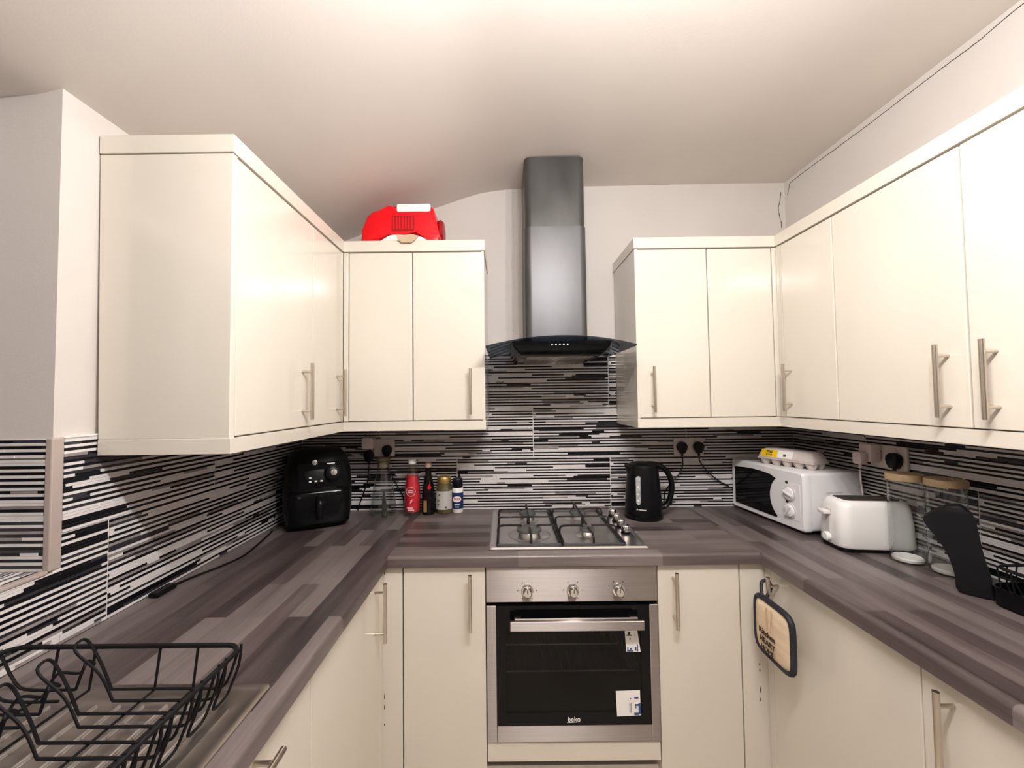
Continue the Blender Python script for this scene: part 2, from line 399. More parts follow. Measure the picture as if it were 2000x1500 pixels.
tile_field(wall_right, (XR-.0005, 0, 0), (0,-1,0), (-1,0,0), .010, 2.30, CT+.001, 1.375, .80)
# jamb and sill of the recess
tile_field(wall_left, (0, YJ, 0), (1,0,0), (0,-1,0), XW-.255, XW-.004, 1.084, 1.375, XW-.76)
tile_field(wall_left, (0, 0, 1.075), (0,1,0), (0,0,1), -2.29, YJ-.012, -XW+.004, -XW+.25, -1.6, Vector((-1,0,0)))
b = NB(); box(b, XW-.004, XW+.012, YJ-.012, YJ+.014, 1.084, 1.378, .003); struct('trim_1', b, M['trimst'])
b = NB(); box(b, XW-.006, XW+.011, -2.30, YJ-.012, 1.079, 1.087, .002); struct('trim_2', b, M['trimst'])
b = NB(); box(b, XW, XW+.011, YJ+.014, -1.0, 1.3755, 1.380, .001); struct('trim_3', b, M['grout'])
# plaster cracks on the right wall
def wob(pts, amp=.002, k=5):
    p = smooth_path(pts, k); return [q+Vector((0, R.uniform(-amp, amp), R.uniform(-amp, amp))) for q in p]
b = NB(); tube(b, wob([(XR, -.02, 2.465), (XR, -.035, 2.50), (XR, -.06, 2.518), (XR, -.3, 2.516), (XR, -.49, 2.513), (XR, -.73, 2.516), (XR, -.84, 2.514), (XR, -.97, 2.524), (XR, -1.3, 2.52)], .0012, 8), .0016, 5); obj('crack', b, M['crackm'], wall_right)
b = NB(); tube(b, wob([(1.195, 0, 2.492), (1.188, 0, 2.44), (1.180, 0, 2.413), (1.186, 0, 2.36), (1.193, 0, 2.33), (1.19, 0, 2.28)], .002, 6), .0018, 5); obj('crack', b, M['crackm'], wall_back)

# ------------------------------------------------------------------ handles and doors
def handle_bm(p, out, vertical=True, L_=.19, d=None):
    """bar handle centred at p on the door face, out = outward normal"""
    p, out = Vector(p), Vector(out); b = NB()
    ax = Vector((0,0,1)) if vertical else Vector(d)
    tube(b, [p+out*.035-ax*L_/2, p+out*.035+ax*L_/2], .0062, 14)
    for s in (-.066, .066): tube(b, [p+ax*s, p+ax*s+out*.035], .0045, 10)
    return b
def door(unit, x0, x1, y0, y1, z0, z1, hp=None, out=None, vertical=True, d=None, name='door'):
    b = NB(); box(b, x0, x1, y0, y1, z0, z1, .0022, 2); dd = obj(name, b, M['cream'], unit)
    if hp: obj('handle', handle_bm(hp, out, vertical, d=d), M['bar'], dd, True)
    return dd
G = .0022
# ---- wall units, left run (doors face +X)
HZ = 1.487
def wall_unit_x(name, label, sx, y0, y1, hy, back, body_y1=None):
    """unit on a side wall; sx=-1 left, +1 right; y0 nearer the camera"""
    u = empty(name, label, 'cabinet', ((back+(XLu if sx < 0 else XRu))/2, (y0+y1)/2, ZD0), group='wall cabinets')
    inv = -u.location
    f = XLu if sx < 0 else XRu
    b = NB(); box(b, back, f+sx*.0205, y0+.0005, body_y1 or y1-.0005, ZD0+.001, ZD1-.001); bo = obj('body', b, M['carc'], u)
    parts = [bo, door(u, f, f+sx*.019, y0+G, y1-G, ZD0+.003, ZD1-.005, (f, hy, HZ) if hy is not None else None, (-sx, 0, 0))]
    for o in parts: o.location = inv
    return u
wall_unit_x('wall_cabinet', 'cream wall cabinet beside the window recess, wide glossy door above the air fryer side', -1, -1.021, -.605, -.68, XW+.002)
wall_unit_x('wall_cabinet', 'narrow cream wall cabinet in the left corner, second handle from the window recess', -1, -.605, -.345, -.40, XW+.002, -.002)
wall_unit_x('wall_cabinet', 'narrow cream wall cabinet in the right corner above the microwave', 1, -.630, -.363, -.403, XR-.002, -.002)
wall_unit_x('wall_cabinet', 'wide cream wall cabinet above the toaster, handle on its right edge', 1, -1.035, -.630, -.987, XR-.002)
wall_unit_x('wall_cabinet', 'cream wall cabinet at the right edge, handle on its left edge', 1, -1.440, -1.035, -1.092, XR-.002)
# end panel of the left run
b = NB(); prism(b, [(XW+.002, ZD1-.0015), (XLu, ZD1-.0015), (XLu, ZD0), (XW+.014, ZD0)], 'y', -1.040, -1.0215, .0012, 1)
tag(obj('cabinet_end_panel', b, M['cream']), 'plain cream end panel closing the left wall cabinets by the window recess', 'panel')
# ---- wall units on the back wall
def wall_unit_y(name, label, x0, x1, hx, bx0=None, bx1=None, side=None):
    u = empty(name, label, 'cabinet', ((x0+x1)/2, Yu/2, ZD0), group='wall cabinets'); inv = -u.location
    b = NB(); box(b, (bx0 or x0)+.0005, (bx1 or x1)-.0005, Yu+.0205, -.002, ZD0+.001, ZD1-.001); ps = [obj('body', b, M['carc'], u)]
    ps.append(door(u, x0+G, x1-G, Yu, Yu+.019, ZD0+.003, ZD1-.005, (hx, Yu, HZ) if hx is not None else None, (0, -1, 0)))
    if side is not None:
        b = NB(); box(b, side[0], side[1], Yu+.001, -.012, ZD0, ZD1-.0015, .001, 1); ps.append(obj('side_panel', b, M['cream'], u))
    for o in ps: o.location = inv
    return u
wall_unit_y('wall_cabinet', 'cream wall cabinet under the red appliance with a plain door without handle', -.884, -.612, None, -.884)
wall_unit_y('wall_cabinet', 'cream wall cabinet directly left of the cooker hood', -.612, -.3085, -.367, bx1=-.320, side=(-.319, -.3075))
wall_unit_y('wall_cabinet', 'cream wall cabinet directly right of the cooker hood', .3345, .640, .394, bx0=.346, side=(.3335, .345))
wall_unit_y('wall_cabinet', 'cream wall cabinet with plain door and no handle, left of the right corner', .640, .915, None)
# corner posts
b = NB(); box(b, XLu+.001, -.8855, Yu+.001, Yu+.02, ZD0+.001, ZD1-.002, .002); box(b, XLu-.018, XLu, -.3435, Yu+.001, ZD0+.001, ZD1-.002, .002)
tag(obj('corner_post', b, M['cream']), 'cream corner post between the left wall cabinets', 'trim')
b = NB(); box(b, .917, XRu+.016, Yu+.001, Yu+.02, ZD0+.001, ZD1-.002, .002); box(b, XRu+.001, XRu+.018, -.3615, Yu-.0005, ZD0+.001, ZD1-.002, .002)
tag(obj('corner_post', b, M['cream']), 'cream corner post between the right wall cabinets', 'trim')
# cornice (top slab) and light pelmet (bottom strip)
pr = .004
b = NB(); prism(b, [(XW+.004, -.003), (XW+.004, -1.043), (XLu+pr, -1.043), (XLu+pr, Yu-pr), (-.304, Yu-pr), (-.304, -.003)], 'z', ZD1, ZT, .0015, 1)
tag(obj('cornice', b, M['cream']), 'cream cornice running along the top of the left wall cabinets', 'cornice')
b = NB(); prism(b, [(XR-.003, -.003), (.330, -.003), (.330, Yu-pr), (XRu-pr, Yu-pr), (XRu-pr, -1.443), (XR-.003, -1.443)], 'z', ZD1, ZT, .0015, 1)
tag(obj('cornice', b, M['cream']), 'cream cornice running along the top of the right wall cabinets', 'cornice')
def strip(path, t, z0, z1, side):
    """mitred strip following path (x,y) with thickness t to the side"""
    n = len(path); inner = []
    for i in range(n):
        p = Vector(path[i]); ds = []
        if i > 0: ds.append((p-Vector(path[i-1])).normalized())
        if i < n-1: ds.append((Vector(path[i+1])-p).normalized())
        ns = [Vector((-d.y, d.x))*side for d in ds]
        q = ns[0] if len(ns) == 1 else (ns[0]+ns[1])/(1+ns[0].dot(ns[1]))
        inner.append(p+q*t)
    b = NB(); prism(b, [tuple(p) for p in path]+[tuple(p) for p in inner[::-1]], 'z', z0, z1, .001, 1); return b
b = strip([(XW+.016, -1.042), (XLu+.003, -1.042), (XLu+.003, Yu-.003), (-.3055, Yu-.003), (-.3055, -.013)], .018, ZB, ZD0, 1)
tag(obj('light_pelmet', b, M['cream']), 'cream light pelmet under the left wall cabinets', 'pelmet')
b = strip([(.3315, -.013), (.3315, Yu-.003), (XRu-.003, Yu-.003), (XRu-.003, -1.442)], .018, ZB, ZD0, 1)
tag(obj('light_pelmet', b, M['cream']), 'cream light pelmet under the right wall cabinets', 'pelmet')

# ------------------------------------------------------------------ base units
BH0, BH1 = .150, .866
BHZ = .757
def base_unit(label, x0, x1, y0, y1, body, dr, hp=None, out=None, vertical=True, d=None, group='base cabinets', name='base_cabinet'):
    u = empty(name, label, 'cabinet', (sum(body[:2])/2, sum(body[2:4])/2, 0), group=group); inv = -u.location
    b = NB(); box(b, *body, .15, CT-TH-.001); ps = [obj('body', b, M['carc'], u)]
    dd = door(u, *dr, BH0+.002, BH1, hp, out, vertical, d); ps.append(dd)
    for o in ps: o.location = inv
    return u
base_unit('cream base cabinet left of the oven, handle next to the oven', 0,0,0,0, (-.588, -.302, Yb+.0205, -.01), (-.588, -.3015, Yb, Yb+.019), (-.352, Yb, BHZ), (0,-1,0))
base_unit('cream base cabinet right of the oven, handle next to the oven', 0,0,0,0, (.302, .586, Yb+.0205, -.01), (.3015, .5855, Yb, Yb+.019), (.355, Yb, BHZ), (0,-1,0))
base_unit('cream base cabinet on the left run beside the corner, tall bar handle', 0,0,0,0, (XW+.004, XLd-.0205, -1.130, -.640), (XLd-.019, XLd, -1.1285, -.632), (XLd, -.69, BHZ), (1,0,0))
base_unit('cream base cabinet on the left run under the sink, horizontal bar handle', 0,0,0,0, (XW+.004, XLd-.0205, -1.730, -1.131), (XLd-.019, XLd, -1.7285, -1.1315), (XLd, -1.40, .838), (1,0,0), False, (0,1,0))
base_unit('cream base cabinet on the right run with the pot holder on its handle', 0,0,0,0, (XRd+.0205, XR-.004, -1.136, -.640), (XRd, XRd+.019, -1.1345, -.632), (XRd, -.672, BHZ), (-1,0,0))
base_unit('cream base cabinet at the right edge, next one from the pot holder door', 0,0,0,0, (XRd+.0205, XR-.004, -1.636, -1.137), (XRd, XRd+.019, -1.6345, -1.1365), (XRd, -1.20, BHZ), (-1,0,0))
b = NB(); box(b, XLd-.018, -.592, Yb+.001, Yb+.019, .15, CT-TH-.002, .002); box(b, XLd-.018, XLd-.001, -.630, Yb+.0005, .15, CT-TH-.002, .002)
tag(obj('corner_post', b, M['cream']), 'cream corner post of the base cabinets left of the oven', 'trim')
b = NB(); box(b, .590, XRd+.018, Yb+.001, Yb+.019, .15, CT-TH-.002, .002); box(b, XRd+.001, XRd+.018, -.630, Yb+.0005, .15, CT-TH-.002, .002)
tag(obj('corner_post', b, M['cream']), 'cream corner post of the base cabinets right of the oven', 'trim')
# plinth
b = strip([(XLd-.05, -1.73), (XLd-.05, Yb+.05), (XRd+.05, Yb+.05), (XRd+.05, -1.636)], .016, .001, .149, 1)
tag(obj('plinth', b, M['cream']), 'cream recessed plinth along the foot of the base cabinets', 'plinth')

# ------------------------------------------------------------------ worktops (post-formed front edge)
def worktop(label, pts_fn, axis, a0, a1, mt):
    b = NB(); prism(b, pts_fn, axis, a0, a1, 0); return tag(obj('worktop', b, mt, None, True, angle=35), label, 'worktop')
def nose(front, back, sgn, r=.012):
    """profile (u,z): rounded top front edge, sgn = direction from front to back"""
    pts = [(back, CT-TH), (front, CT-TH), (front, CT-r)]
    for i in range(1, 6):
        a = math.radians(90*i/6); pts.append((front+sgn*r*(1-math.cos(a)), CT-r+r*math.sin(a)))
    pts += [(front+sgn*r, CT), (back, CT)]
    return pts
worktop('dark wood-effect worktop under the hob, along the back wall', nose(Yc, -.0115, 1), 'x', XLc+.0003, XRc-.0003, M['woodx'])
def side_top(label, front, back, sgn, mt):
    # runs to the back wall; the nose only where it is open
    b = NB(); prism(b, nose(front, back, sgn), 'y', -2.30, Yc, 0)
    q = nose(front, back, sgn); q2 = [(back, CT-TH), (front, CT-TH), (front, CT), (back, CT)]
    prism(b, q2, 'y', Yc, -.0115, 0)
    return tag(obj('worktop', b, mt, None, True, angle=35), label, 'worktop')
def side_top_sink(label, front, back, sgn, mt):
    # same, with the hole of the sink bowl left open under the sink top
    return side_top(label, front, back, sgn, mt)
side_top('dark wood-effect worktop along the left wall with the sink', XLc, XW+.0115, -1, M['woody'])
side_top('dark wood-effect worktop along the right wall under the microwave', XRc, XR-.0115, 1, M['woody'])

# ------------------------------------------------------------------ built-in oven
YO = -.604
ov = empty('built_in_oven', 'stainless steel built-in oven with black glass door under the hob', 'oven', (0, YO, .273))
def op(name, bm, mt, parent=ov, smooth=False, label=None):
    o = obj(name, bm, mt, parent, smooth)
    if parent is ov: o.location = -ov.location
    if label: o['label'] = label
    return o
b = NB()
for bb in ((-.2995, -.275, YO+.026, -.03, .276, .864), (.275, .2995, YO+.026, -.03, .276, .864), (-.275, .275, YO+.026, -.03, .276, .33), (-.275, .275, YO+.026, -.03, .70, .864), (-.275, .275, -.06, -.03, .33, .70)): box(b, *bb)
op('body', b, M['cavity'])
b = NB(); box(b, -.2985, .2985, YO, YO+.024, .746, .868, .0025); cp_ = op('control_panel', b, M['steel'])
for x in (-.155, .004, .162):
    b = NB(); lathe(b, [(.021, 0), (.021, .004), (.0155, .006), (.0145, .024), (.012, .027)], (x, YO, .786), 28, 'y'); k = op('knob', b, M['chrome'], ov, True)
    b = NB(); box(b, x-.0012, x+.0012, YO-.0278, YO-.0268, .787, .799); obj('pointer', b, M['inkblack'], k)
    for i in range(7):   # printed scale dots
        a = math.radians(-60+i*50); 
    b = NB()
    for i in range(6):
        a = math.radians(30+i*60-90); cx, cz = x+.033*math.cos(a), .786+.031*math.sin(a); box(b, cx-.0016, cx+.0016, YO-.0006, YO-.0001, cz-.0016, cz+.0016)
    tag(op('dial_marks', b, M['inkblack']), kind='stuff')
dr_ = None
b = NB()   # steel frame of the door
z0, z1 = .273, .735
box(b, -.2985, -.264, YO, YO+.022, z0, z1, .002); box(b, .268, .2985, YO, YO+.022, z0, z1, .002); box(b, -.264, .268, YO, YO+.022, z0, .330, .002)
dr_ = op('door', b, M['steel'])
b = NB()   # black border of the glass
gx0, gx1, gz0, gz1 = -.232, .236, .372, .664
for bb in ((-.2635, gx0, .3305, .7345), (gx1, .2675, .3305, .7345), (gx0, gx1, .3305, gz0), (gx0, gx1, gz1, .7345)): box(b, bb[0], bb[1], YO-.0015, YO+.010, bb[2], bb[3])
obj('glass_border', b, M['blackgl'], dr_)
b = NB(); box(b, gx0, gx1, YO-.0015, YO+.004, gz0, gz1); obj('glass', b, M['ovglass'], dr_)
b = NB(); box(b, -.217, .236, YO-.046, YO-.030, .670, .703, .003); box(b, -.20, .218, YO-.034, YO-.0305, .703, .708, .001)
for s in (-.19, .21): box(b, s-.012, s+.012, YO-.032, YO-.0015, .678, .696, .002)
obj('handle', b, M['steel'], dr_)
text_mesh('beko', .022, M['paper'], dr_, M_front(.0, YO-.0022, .350), 'logo')
b = NB(); prism(b, [(-.024, .3385), (.02, .3415), (.02, .3425), (-.024, .3393)], 'y', YO-.0023, YO-.0016); obj('logo_swoosh', b, M['paper'], dr_)
for zz in (.574, .480):
    b = NB(); tube(b, [(-.262, YO+.05, zz), (.262, YO+.05, zz)], .0032, 8); tube(b, [(-.262, -.09, zz), (.262, -.09, zz)], .003, 8)
    for i in range(17): tube(b, [(-.256+i*.032, YO+.05, zz), (-.256+i*.032, -.09, zz)], .0016, 6)
    op('oven_rack', b, M['chrome'], ov, True)
# stickers on the glass
def sticker(pts, marks, lab):
    b = NB(); prism(b, pts, 'y', YO-.0024, YO-.0017); s = op('sticker', b, M['paper'], ov, label=lab)
    for mt, x0, x1, z0_, z1_ in marks:
        b = NB(); box(b, x0, x1, YO-.0030, YO-.0025, z0_, z1_); obj('print', b, M[mt], s)
sticker([(.180, .656), (.222, .658), (.234, .575), (.184, .576)], [('inkblue', .181, .221, .651, .656), ('inkblack', .190, .199, .633, .643), ('inkblack', .186, .204, .630, .634), ('crackm', .196, .200, .617, .622), ('inkblack', .2145, .2165, .618, .645), ('inkblue', .187, .208, .577, .581), ('inkblue', .188, .192, .582, .592), ('inkblue', .197, .203, .583, .589), ('inkblue', .214, .219, .580, .592), ('inkblue', .222, .225, .577, .600)], 'small white energy sticker with blue print')
sticker([(.145, .444), (.228, .446), (.230, .362), (.148, .359)], [('inkblack', .193, .197, .416, .420), ('inkblack', .191, .1935, .372, .401), ('inkblack', .196, .1975, .370, .404), ('inkblue', .208, .222, .418, .424), ('inkblue', .210, .223, .394, .400), ('inkblue', .2115, .214, .385, .396), ('inkblue', .222, .2295, .366, .402), ('inkblue', .207, .222, .363, .371)], 'square white sticker with blue edge')
b = NB(); box(b, -.2985, .2985, Yb, Yb+.018, .204, .268, .002)
tag(obj('filler_panel', b, M['cream']), 'cream filler panel under the oven', 'panel')

# ------------------------------------------------------------------ gas hob
hb = empty('gas_hob', 'stainless steel four burner gas hob with black pan supports set in the worktop', 'hob', (0, -.30, CT))
HZ0 = .001
def hp_(name, bm, mt, smooth=False, parent=None): return obj(name, bm, mt, parent or hb, smooth)
b = NB()
secs = []
for x0, x1, y0, y1, z in ((-.290, .290, -.265, .245, HZ0), (-.290, .290, -.265, .245, .004), (-.284, .284, -.259, .239, .009), (-.270, .270, -.245, .225, .007)):
    secs.append([(x, y, z) for x, y in rrect(x0, x1, y0, y1, .010, 3)])
loft(b, secs); hp_('plate', b, M['hobst'])
burn = [(-.135, -.120, .048), (.092, -.130, .027), (-.130, .110, .036), (.098, .115, .036)]
for x, y, r in burn:
    b = NB(); lathe(b, [(r*1.75, .0072), (r*1.6, .0095), (r*1.15, .0085), (r*1.05, .009)], (x, y, 0), 36); bu = hp_('burner', b, M['hobst'], True)
    b = NB(); lathe(b, [(r*.9, .008), (r*.92, .022), (r*.98, .024)], (x, y, 0), 36); obj('burner_ring', b, M['chrome'], bu, True)
    b = NB(); lathe(b, [(r, .0245), (r*1.02, .028), (r, .033), (r*.9, .036), (r*.4, .037)], (x, y, 0), 36); obj('burner_cap', b, M['cap'], bu, True)
def support(x0, x1, gaps):
    y0, y1 = -.247, .225; zt = .044; b = NB(); r = .0048
    for x in (x0, x1):
        tube(b, [(x, y0, .012), (x, y0+.004, .014), (x, y1-.004, .014), (x, y1, .012)], r, 6)
    for y in (y0, y1): tube(b, [(x0, y, .013), (x1, y, .013)], r, 6)
    for (cx, cy, rr) in gaps:
        for yy in (cy-.0, ):
            for s, xa in ((-1, x0), (1, x1)):
                xi = cx+s*rr*.62
                tube(b, smooth_path([(xa, yy, .014), (xa-s*.0, yy, .030), (xa-s*.014, yy, zt), (xi, yy, zt)], 4), .0040, 6)
        for s, ya in ((-1, max(y0, cy-.125)), (1, min(y1, cy+.115))):
            yi = cy+s*rr*.62
            tube(b, smooth_path([(cx, ya, .014), (cx, ya-s*.0, .030), (cx, ya-s*.014, zt), (cx, yi, zt)], 4), .0040, 6)
    ym = -.006
    tube(b, [(x0, ym, .014), (x0, ym, .040), (x0+.012, ym, zt), (x1-.012, ym, zt), (x1, ym, .040), (x1, ym, .014)], .0040, 6)
    hp_('pan_support', b, M['iron'], True)
support(-.258, -.028, [burn[0], burn[2]]); support(-.016, .205, [burn[1], burn[3]])
for i in range(4):
    y = -.112+i*.078; x = .247+.003*i
    b = NB(); lathe(b, [(.019, .008), (.019, .011), (.013, .012), (.0125, .014)], (x, y, 0), 24); k = hp_('knob', b, M['blackpl'], True)
    b = NB(); lathe(b, [(.0155, .014), (.0175, .016), (.0165, .036), (.014, .039)], (x, y, 0), 24); obj('knob_cap', b, M['chrome'], k, True)

# ------------------------------------------------------------------ cooker hood
hd = empty('cooker_hood', 'black chimney cooker hood with curved smoked glass canopy above the hob', 'cooker hood', (0, 0, 1.62))
def hd_(name, bm, mt, smooth=False, parent=None):
    o = obj(name, bm, mt, parent or hd, smooth)
    if not parent: o.location = (0, 0, -1.62)
    return o
def duct(x0, x1, yf, z0, z1):
    pts = [(x0, -.003)]
    for i in range(7): a = math.radians(180+90*i/6); pts.append((x0+.03+.03*math.cos(a), yf+.03+.03*math.sin(a)))
    for i in range(7): a = math.radians(270+90*i/6); pts.append((x1-.03+.03*math.cos(a), yf+.03+.03*math.sin(a)))
    pts.append((x1, -.003)); b = NB(); prism(b, pts, 'z', z0, z1); return b
hd_('lower_duct', duct(-.130, .142, -.283, 1.688, 2.210), M['hoodlow'], True)
hd_('upper_duct', duct(-.127, .139, -.280, 2.211, 2.5235), M['hoodmat'], True)
cx0, hw = -.002, .296
def gz(x): return 1.694-.031*((x-cx0)/hw)**2
def canopy():
    b = NB(); n = 28; top, bot = [], []
    nose_y = lambda x: -.505+.045*((x-cx0)/hw)**2
    for i in range(n+1):
        x = cx0-hw+2*hw*i/n; top.append((x, gz(x))); 
    rows = []
    for zz in (0, -.006):
        rows.append([[bm_v for bm_v in (b.verts.new((x, nose_y(x), z+zz)), b.verts.new((x, -.014, z+zz)))] for x, z in top])
    for k in (0, 1):
        for i in range(n): b.faces.new((rows[k][i][0], rows[k][i+1][0], rows[k][i+1][1], rows[k][i][1]))
    for i in range(n):
        for e in (0, 1): b.faces.new((rows[0][i][e], rows[0][i+1][e], rows[1][i+1][e], rows[1][i][e]))
    for i in (0, n): b.faces.new((rows[0][i][0], rows[0][i][1], rows[1][i][1], rows[1][i][0]))
    return b
hd_('glass_canopy', canopy(), M['smoke'], True)
def bodyhood():
    b = NB(); secs = []
    for z, x0, x1, y0, y1 in ((1.622, -.165, .160, -.455, -.02), (1.640, -.180, .176, -.478, -.015), (1.652, -.190, .186, -.485, -.015)):
        secs.append([(x, y, z) for x, y in rrect(x0, x1, y0, y1, .012, 3)])
    top = [(x, y, gz(x)-.0065) for x, y in rrect(-.200, .196, -.487, -.015, .012, 3)]
    secs.append(top); loft(b, secs, cap=True); return b
hd_('housing', bodyhood(), M['blackgl'], True)
b = NB(); box(b, -.135, .130, -.42, -.06, 1.6185, 1.6225, .001)
fl = hd_('grease_filter', b, M['steel'])
b = NB()
for i in range(11): box(b, -.128+i*.0245, -.128+i*.0245+.006, -.41, -.07, 1.6170, 1.6185)
obj('filter_slats', b, M['steel'], fl)
for i in range(5):
    x = -.041+i*.015; b = NB(); lathe(b, [(.0032, 0), (.0032, .004), (.002, .005)], (x, -.4835, 1.661), 14, 'y'); hd_('button', b, M['paper'], True)

# ------------------------------------------------------------------ sink and drainer
sk = empty('inset_sink', 'stainless steel inset sink with grooved drainer on the left worktop', 'sink', (-.90, -1.70, CT))
def at(p): return (p[0]+.90, p[1]+1.70, p[2]-CT)
def wbox(b, x0, x1, y0, y1, z0, z1, *a): return box(b, x0+.90, x1+.90, y0+1.70, y1+1.70, z0-CT, z1-CT, *a)
SX0, SX1, SY0, SY1 = -1.135, -.678, -2.12, -1.248
def SL(pts, z): return [(x+.90, y+1.70, z-CT) for x, y in pts]
b = NB()
loft(b, [SL(rrect(SX0, SX1, SY0, SY1, .012, 4), .9105), SL(rrect(SX0, SX1, SY0, SY1, .012, 4), .9135), SL(rrect(SX0+.006, SX1-.006, SY0+.006, SY1-.006, .012, 4), .9155), SL(rrect(SX0+.014, SX1-.014, SY0+.014, SY1-.014, .012, 4), .9135),
         SL(rrect(SX0+.045, SX1-.035, SY0+.045, SY1-.030, .040, 4), .9135), SL(rrect(SX0+.050, SX1-.040, SY0+.050, SY1-.036, .038, 4), .9150), SL(rrect(SX0+.056, SX1-.046, SY0+.056, SY1-.042, .036, 4), .9118)])
obj('sink_top', b, M['sinkst'], sk, True)
for i in range(8):
    x = -1.045+i*.042
    b = NB(); tube(b, [at((x, -1.305, .9142)), at((x, -1.62, .9142))], .0035, 8); obj('drainer_ridge', b, M['ridge'], sk, True)
b = NB(); 
loft(b, [SL(rrect(-1.07, -.735, -2.06, -1.66, .05, 5), .9122), SL(rrect(-1.075, -.730, -2.065, -1.655, .05, 5), .9160), SL(rrect(-1.06, -.745, -2.05, -1.67, .05, 5), .9160), SL(rrect(-1.05, -.755, -2.04, -1.68, .05, 5), .9125)])
obj('bowl_rim', b, M['ridge'], sk, True)
# ------------------------------------------------------------------ wire dish rack on the drainer
dk = empty('dish_rack', 'black wire dish rack standing on the sink drainer', 'dish rack', (-.93, -1.40, .9155))
def W(*pts): return [Vector((p[0]+.93, p[1]+1.40, p[2]-.9155)) for p in pts]
ZR = 1.003; RX0, RX1, RY0, RY1 = -1.150, -.715, -1.60, -1.277
b = NB(); tube(b, W(*[(x, y, ZR) for x, y in rrect(RX0, RX1, RY0, RY1, .03, 5)]), .0042, 8, True); obj('rim', b, M['blackmat'], dk, True)
fy = [-1.293, -1.322, -1.351, -1.379, -1.409, -1.437, -1.466, -1.494, -1.523, -1.551]
ZF = .936
b = NB()   # floor wires and hanging side loops
for i, y in enumerate(fy):
    tube(b, W(*smooth_path([(-.945 if i % 2 == 0 else -.915, y, ZF), (-.80, y, ZF), (-.755, y, ZF), (-.735, y, ZF+.012), (RX1, y, ZR)], 3)), .0024, 6)
for x in (-.80, -.87, -.99, -1.06):
    tube(b, W((x, RY1, ZR), (x, RY1-.012, ZF-.004), (x, RY0+.012, ZF-.004), (x, RY0, ZR)), .0024, 6)
obj('floor_wires', b, M['blackmat'], dk, True)
for i in range(0, 10, 2):   # foot loops along the right side
    y0, y1 = fy[i]+.008, fy[i+1]-.004
    b = NB(); tube(b, W(*smooth_path([(RX1, y0, ZR+.006), (RX1-.004, y0, ZR-.03), (RX1-.020, y0, .93), (RX1-.024, y0-.008, .9185), (RX1-.024, y1+.008, .9185), (RX1-.020, y1, .93), (RX1-.004, y1, ZR-.03), (RX1, y1, ZR+.006)], 4)), .0024, 6); obj('foot_loop', b, M['blackmat'], dk, True)
for i in range(0, 10, 2):   # plate arches
    ya, yb = fy[i], fy[i+1]; ym = (ya+yb)/2
    for sgn, xa, xb, xt in ((1, -.945, -.915, -.985), (-1, -1.01, -1.04, -.975)):
        zt = 1.032 if sgn > 0 else .995
        b = NB(); tube(b, W(*smooth_path([(xa, ya, ZF), (xa-sgn*.018, ya-.001, ZF+.045), (xt, ya-.002, zt-.012), (xt-.002, ym, zt), (xt, yb+.002, zt-.012), (xb-sgn*.025, yb+.001, ZF+.045), (xb, yb, ZF)], 5)), .0024, 6); obj('plate_arch', b, M['blackmat'], dk, True)
b = NB()
for y in fy: tube(b, W(*smooth_path([(-1.01, y, ZF), (-1.09, y, ZF), (-1.12, y, ZF+.012), (RX0, y, ZR)], 3)), .0024, 6)
obj('side_wires', b, M['blackmat'], dk, True)

# ------------------------------------------------------------------ air fryer in the left corner
af = empty('air_fryer', 'bulky black air fryer with round dial in the left corner of the worktop', 'air fryer', (-1.082, -.178, CT), math.radians(27))
def sq(w_, d_, z, n=36, p=3.4, oy=0):
    out = []
    for i in range(n):
        a = 2*math.pi*i/n; c, s = math.cos(a), math.sin(a)
        out.append((w_*math.copysign(abs(c)**(2/p), c), d_*math.copysign(abs(s)**(2/p), s)+oy, z))
    return out
b = NB(); loft(b, [sq(.118, .118, .000), sq(.132, .132, .012), sq(.140, .140, .07), sq(.142, .142, .16), sq(.136, .138, .24, oy=.002), sq(.122, .122, .295, oy=.010), sq(.098, .098, .322, oy=.014), sq(.05, .05, .330, oy=.014)])
obj('body', b, M['blackpl'], af, True, angle=60)
b = NB(); loft(b, [sq(.108, .020, .020, p=5, oy=-.128), sq(.120, .020, .03, p=5, oy=-.134), sq(.122, .020, .155, p=5, oy=-.136), sq(.112, .018, .165, p=5, oy=-.130)])
bk = obj('basket_drawer', b, M['blackgl'], af, True)
b = NB(); tube(b, smooth_path([(0, -.150, .135), (0, -.195, .128), (0, -.200, .09), (0, -.193, .06)], 5), .015, 10); obj('handle', b, M['blackpl'], bk, True)
b = NB(); box(b, -.085, .100, -.0035, .0035, -.055, .055, .003); cpn = obj('control_panel', b, M['blackgl'], af, False, (0.0, -.131, .228)); cpn.rotation_euler = (math.radians(-9), 0, 0)
b = NB(); lathe(b, [(.036, .003), (.034, .010), (.030, .012), (.028, .028), (.024, .031)], (.052, 0, .005), 28, 'y'); dl = obj('dial', b, M['blackpl'], cpn, True)
b = NB(); lathe(b, [(.0135, .031), (.0125, .034), (.004, .035)], (.056, 0, .007), 20, 'y'); obj('dial_cap', b, M['chrome'], cpn, True)
b = NB(); box(b, .030, .062, -.0045, -.0036, .044, .048); obj('dial_mark', b, M['paper'], cpn)
b = NB()
for i in range(3):
    for j in range(2): box(b, -.040+i*.022, -.030+i*.022, -.0045, -.0036, -.012-j*.016, -.006-j*.016)
obj('icons', b, M['paper'], cpn)
b = NB(); lathe(b, [(.012, .0), (.011, .006), (.004, .008)], (-.018, -.128, .283), 16, 'y'); obj('indicator', b, M['chrome'], af, True)
b = NB(); tube(b, [Vector(p) for p in smooth_path([(-1.205, -.325, .914), (-1.195, -.36, .914), (-1.165, -.50, .914), (-1.150, -.60, .914), (-1.165, -.68, .914), (-1.195, -.76, .914), (-1.212, -.83, .915)], 8)], .0035, 8)
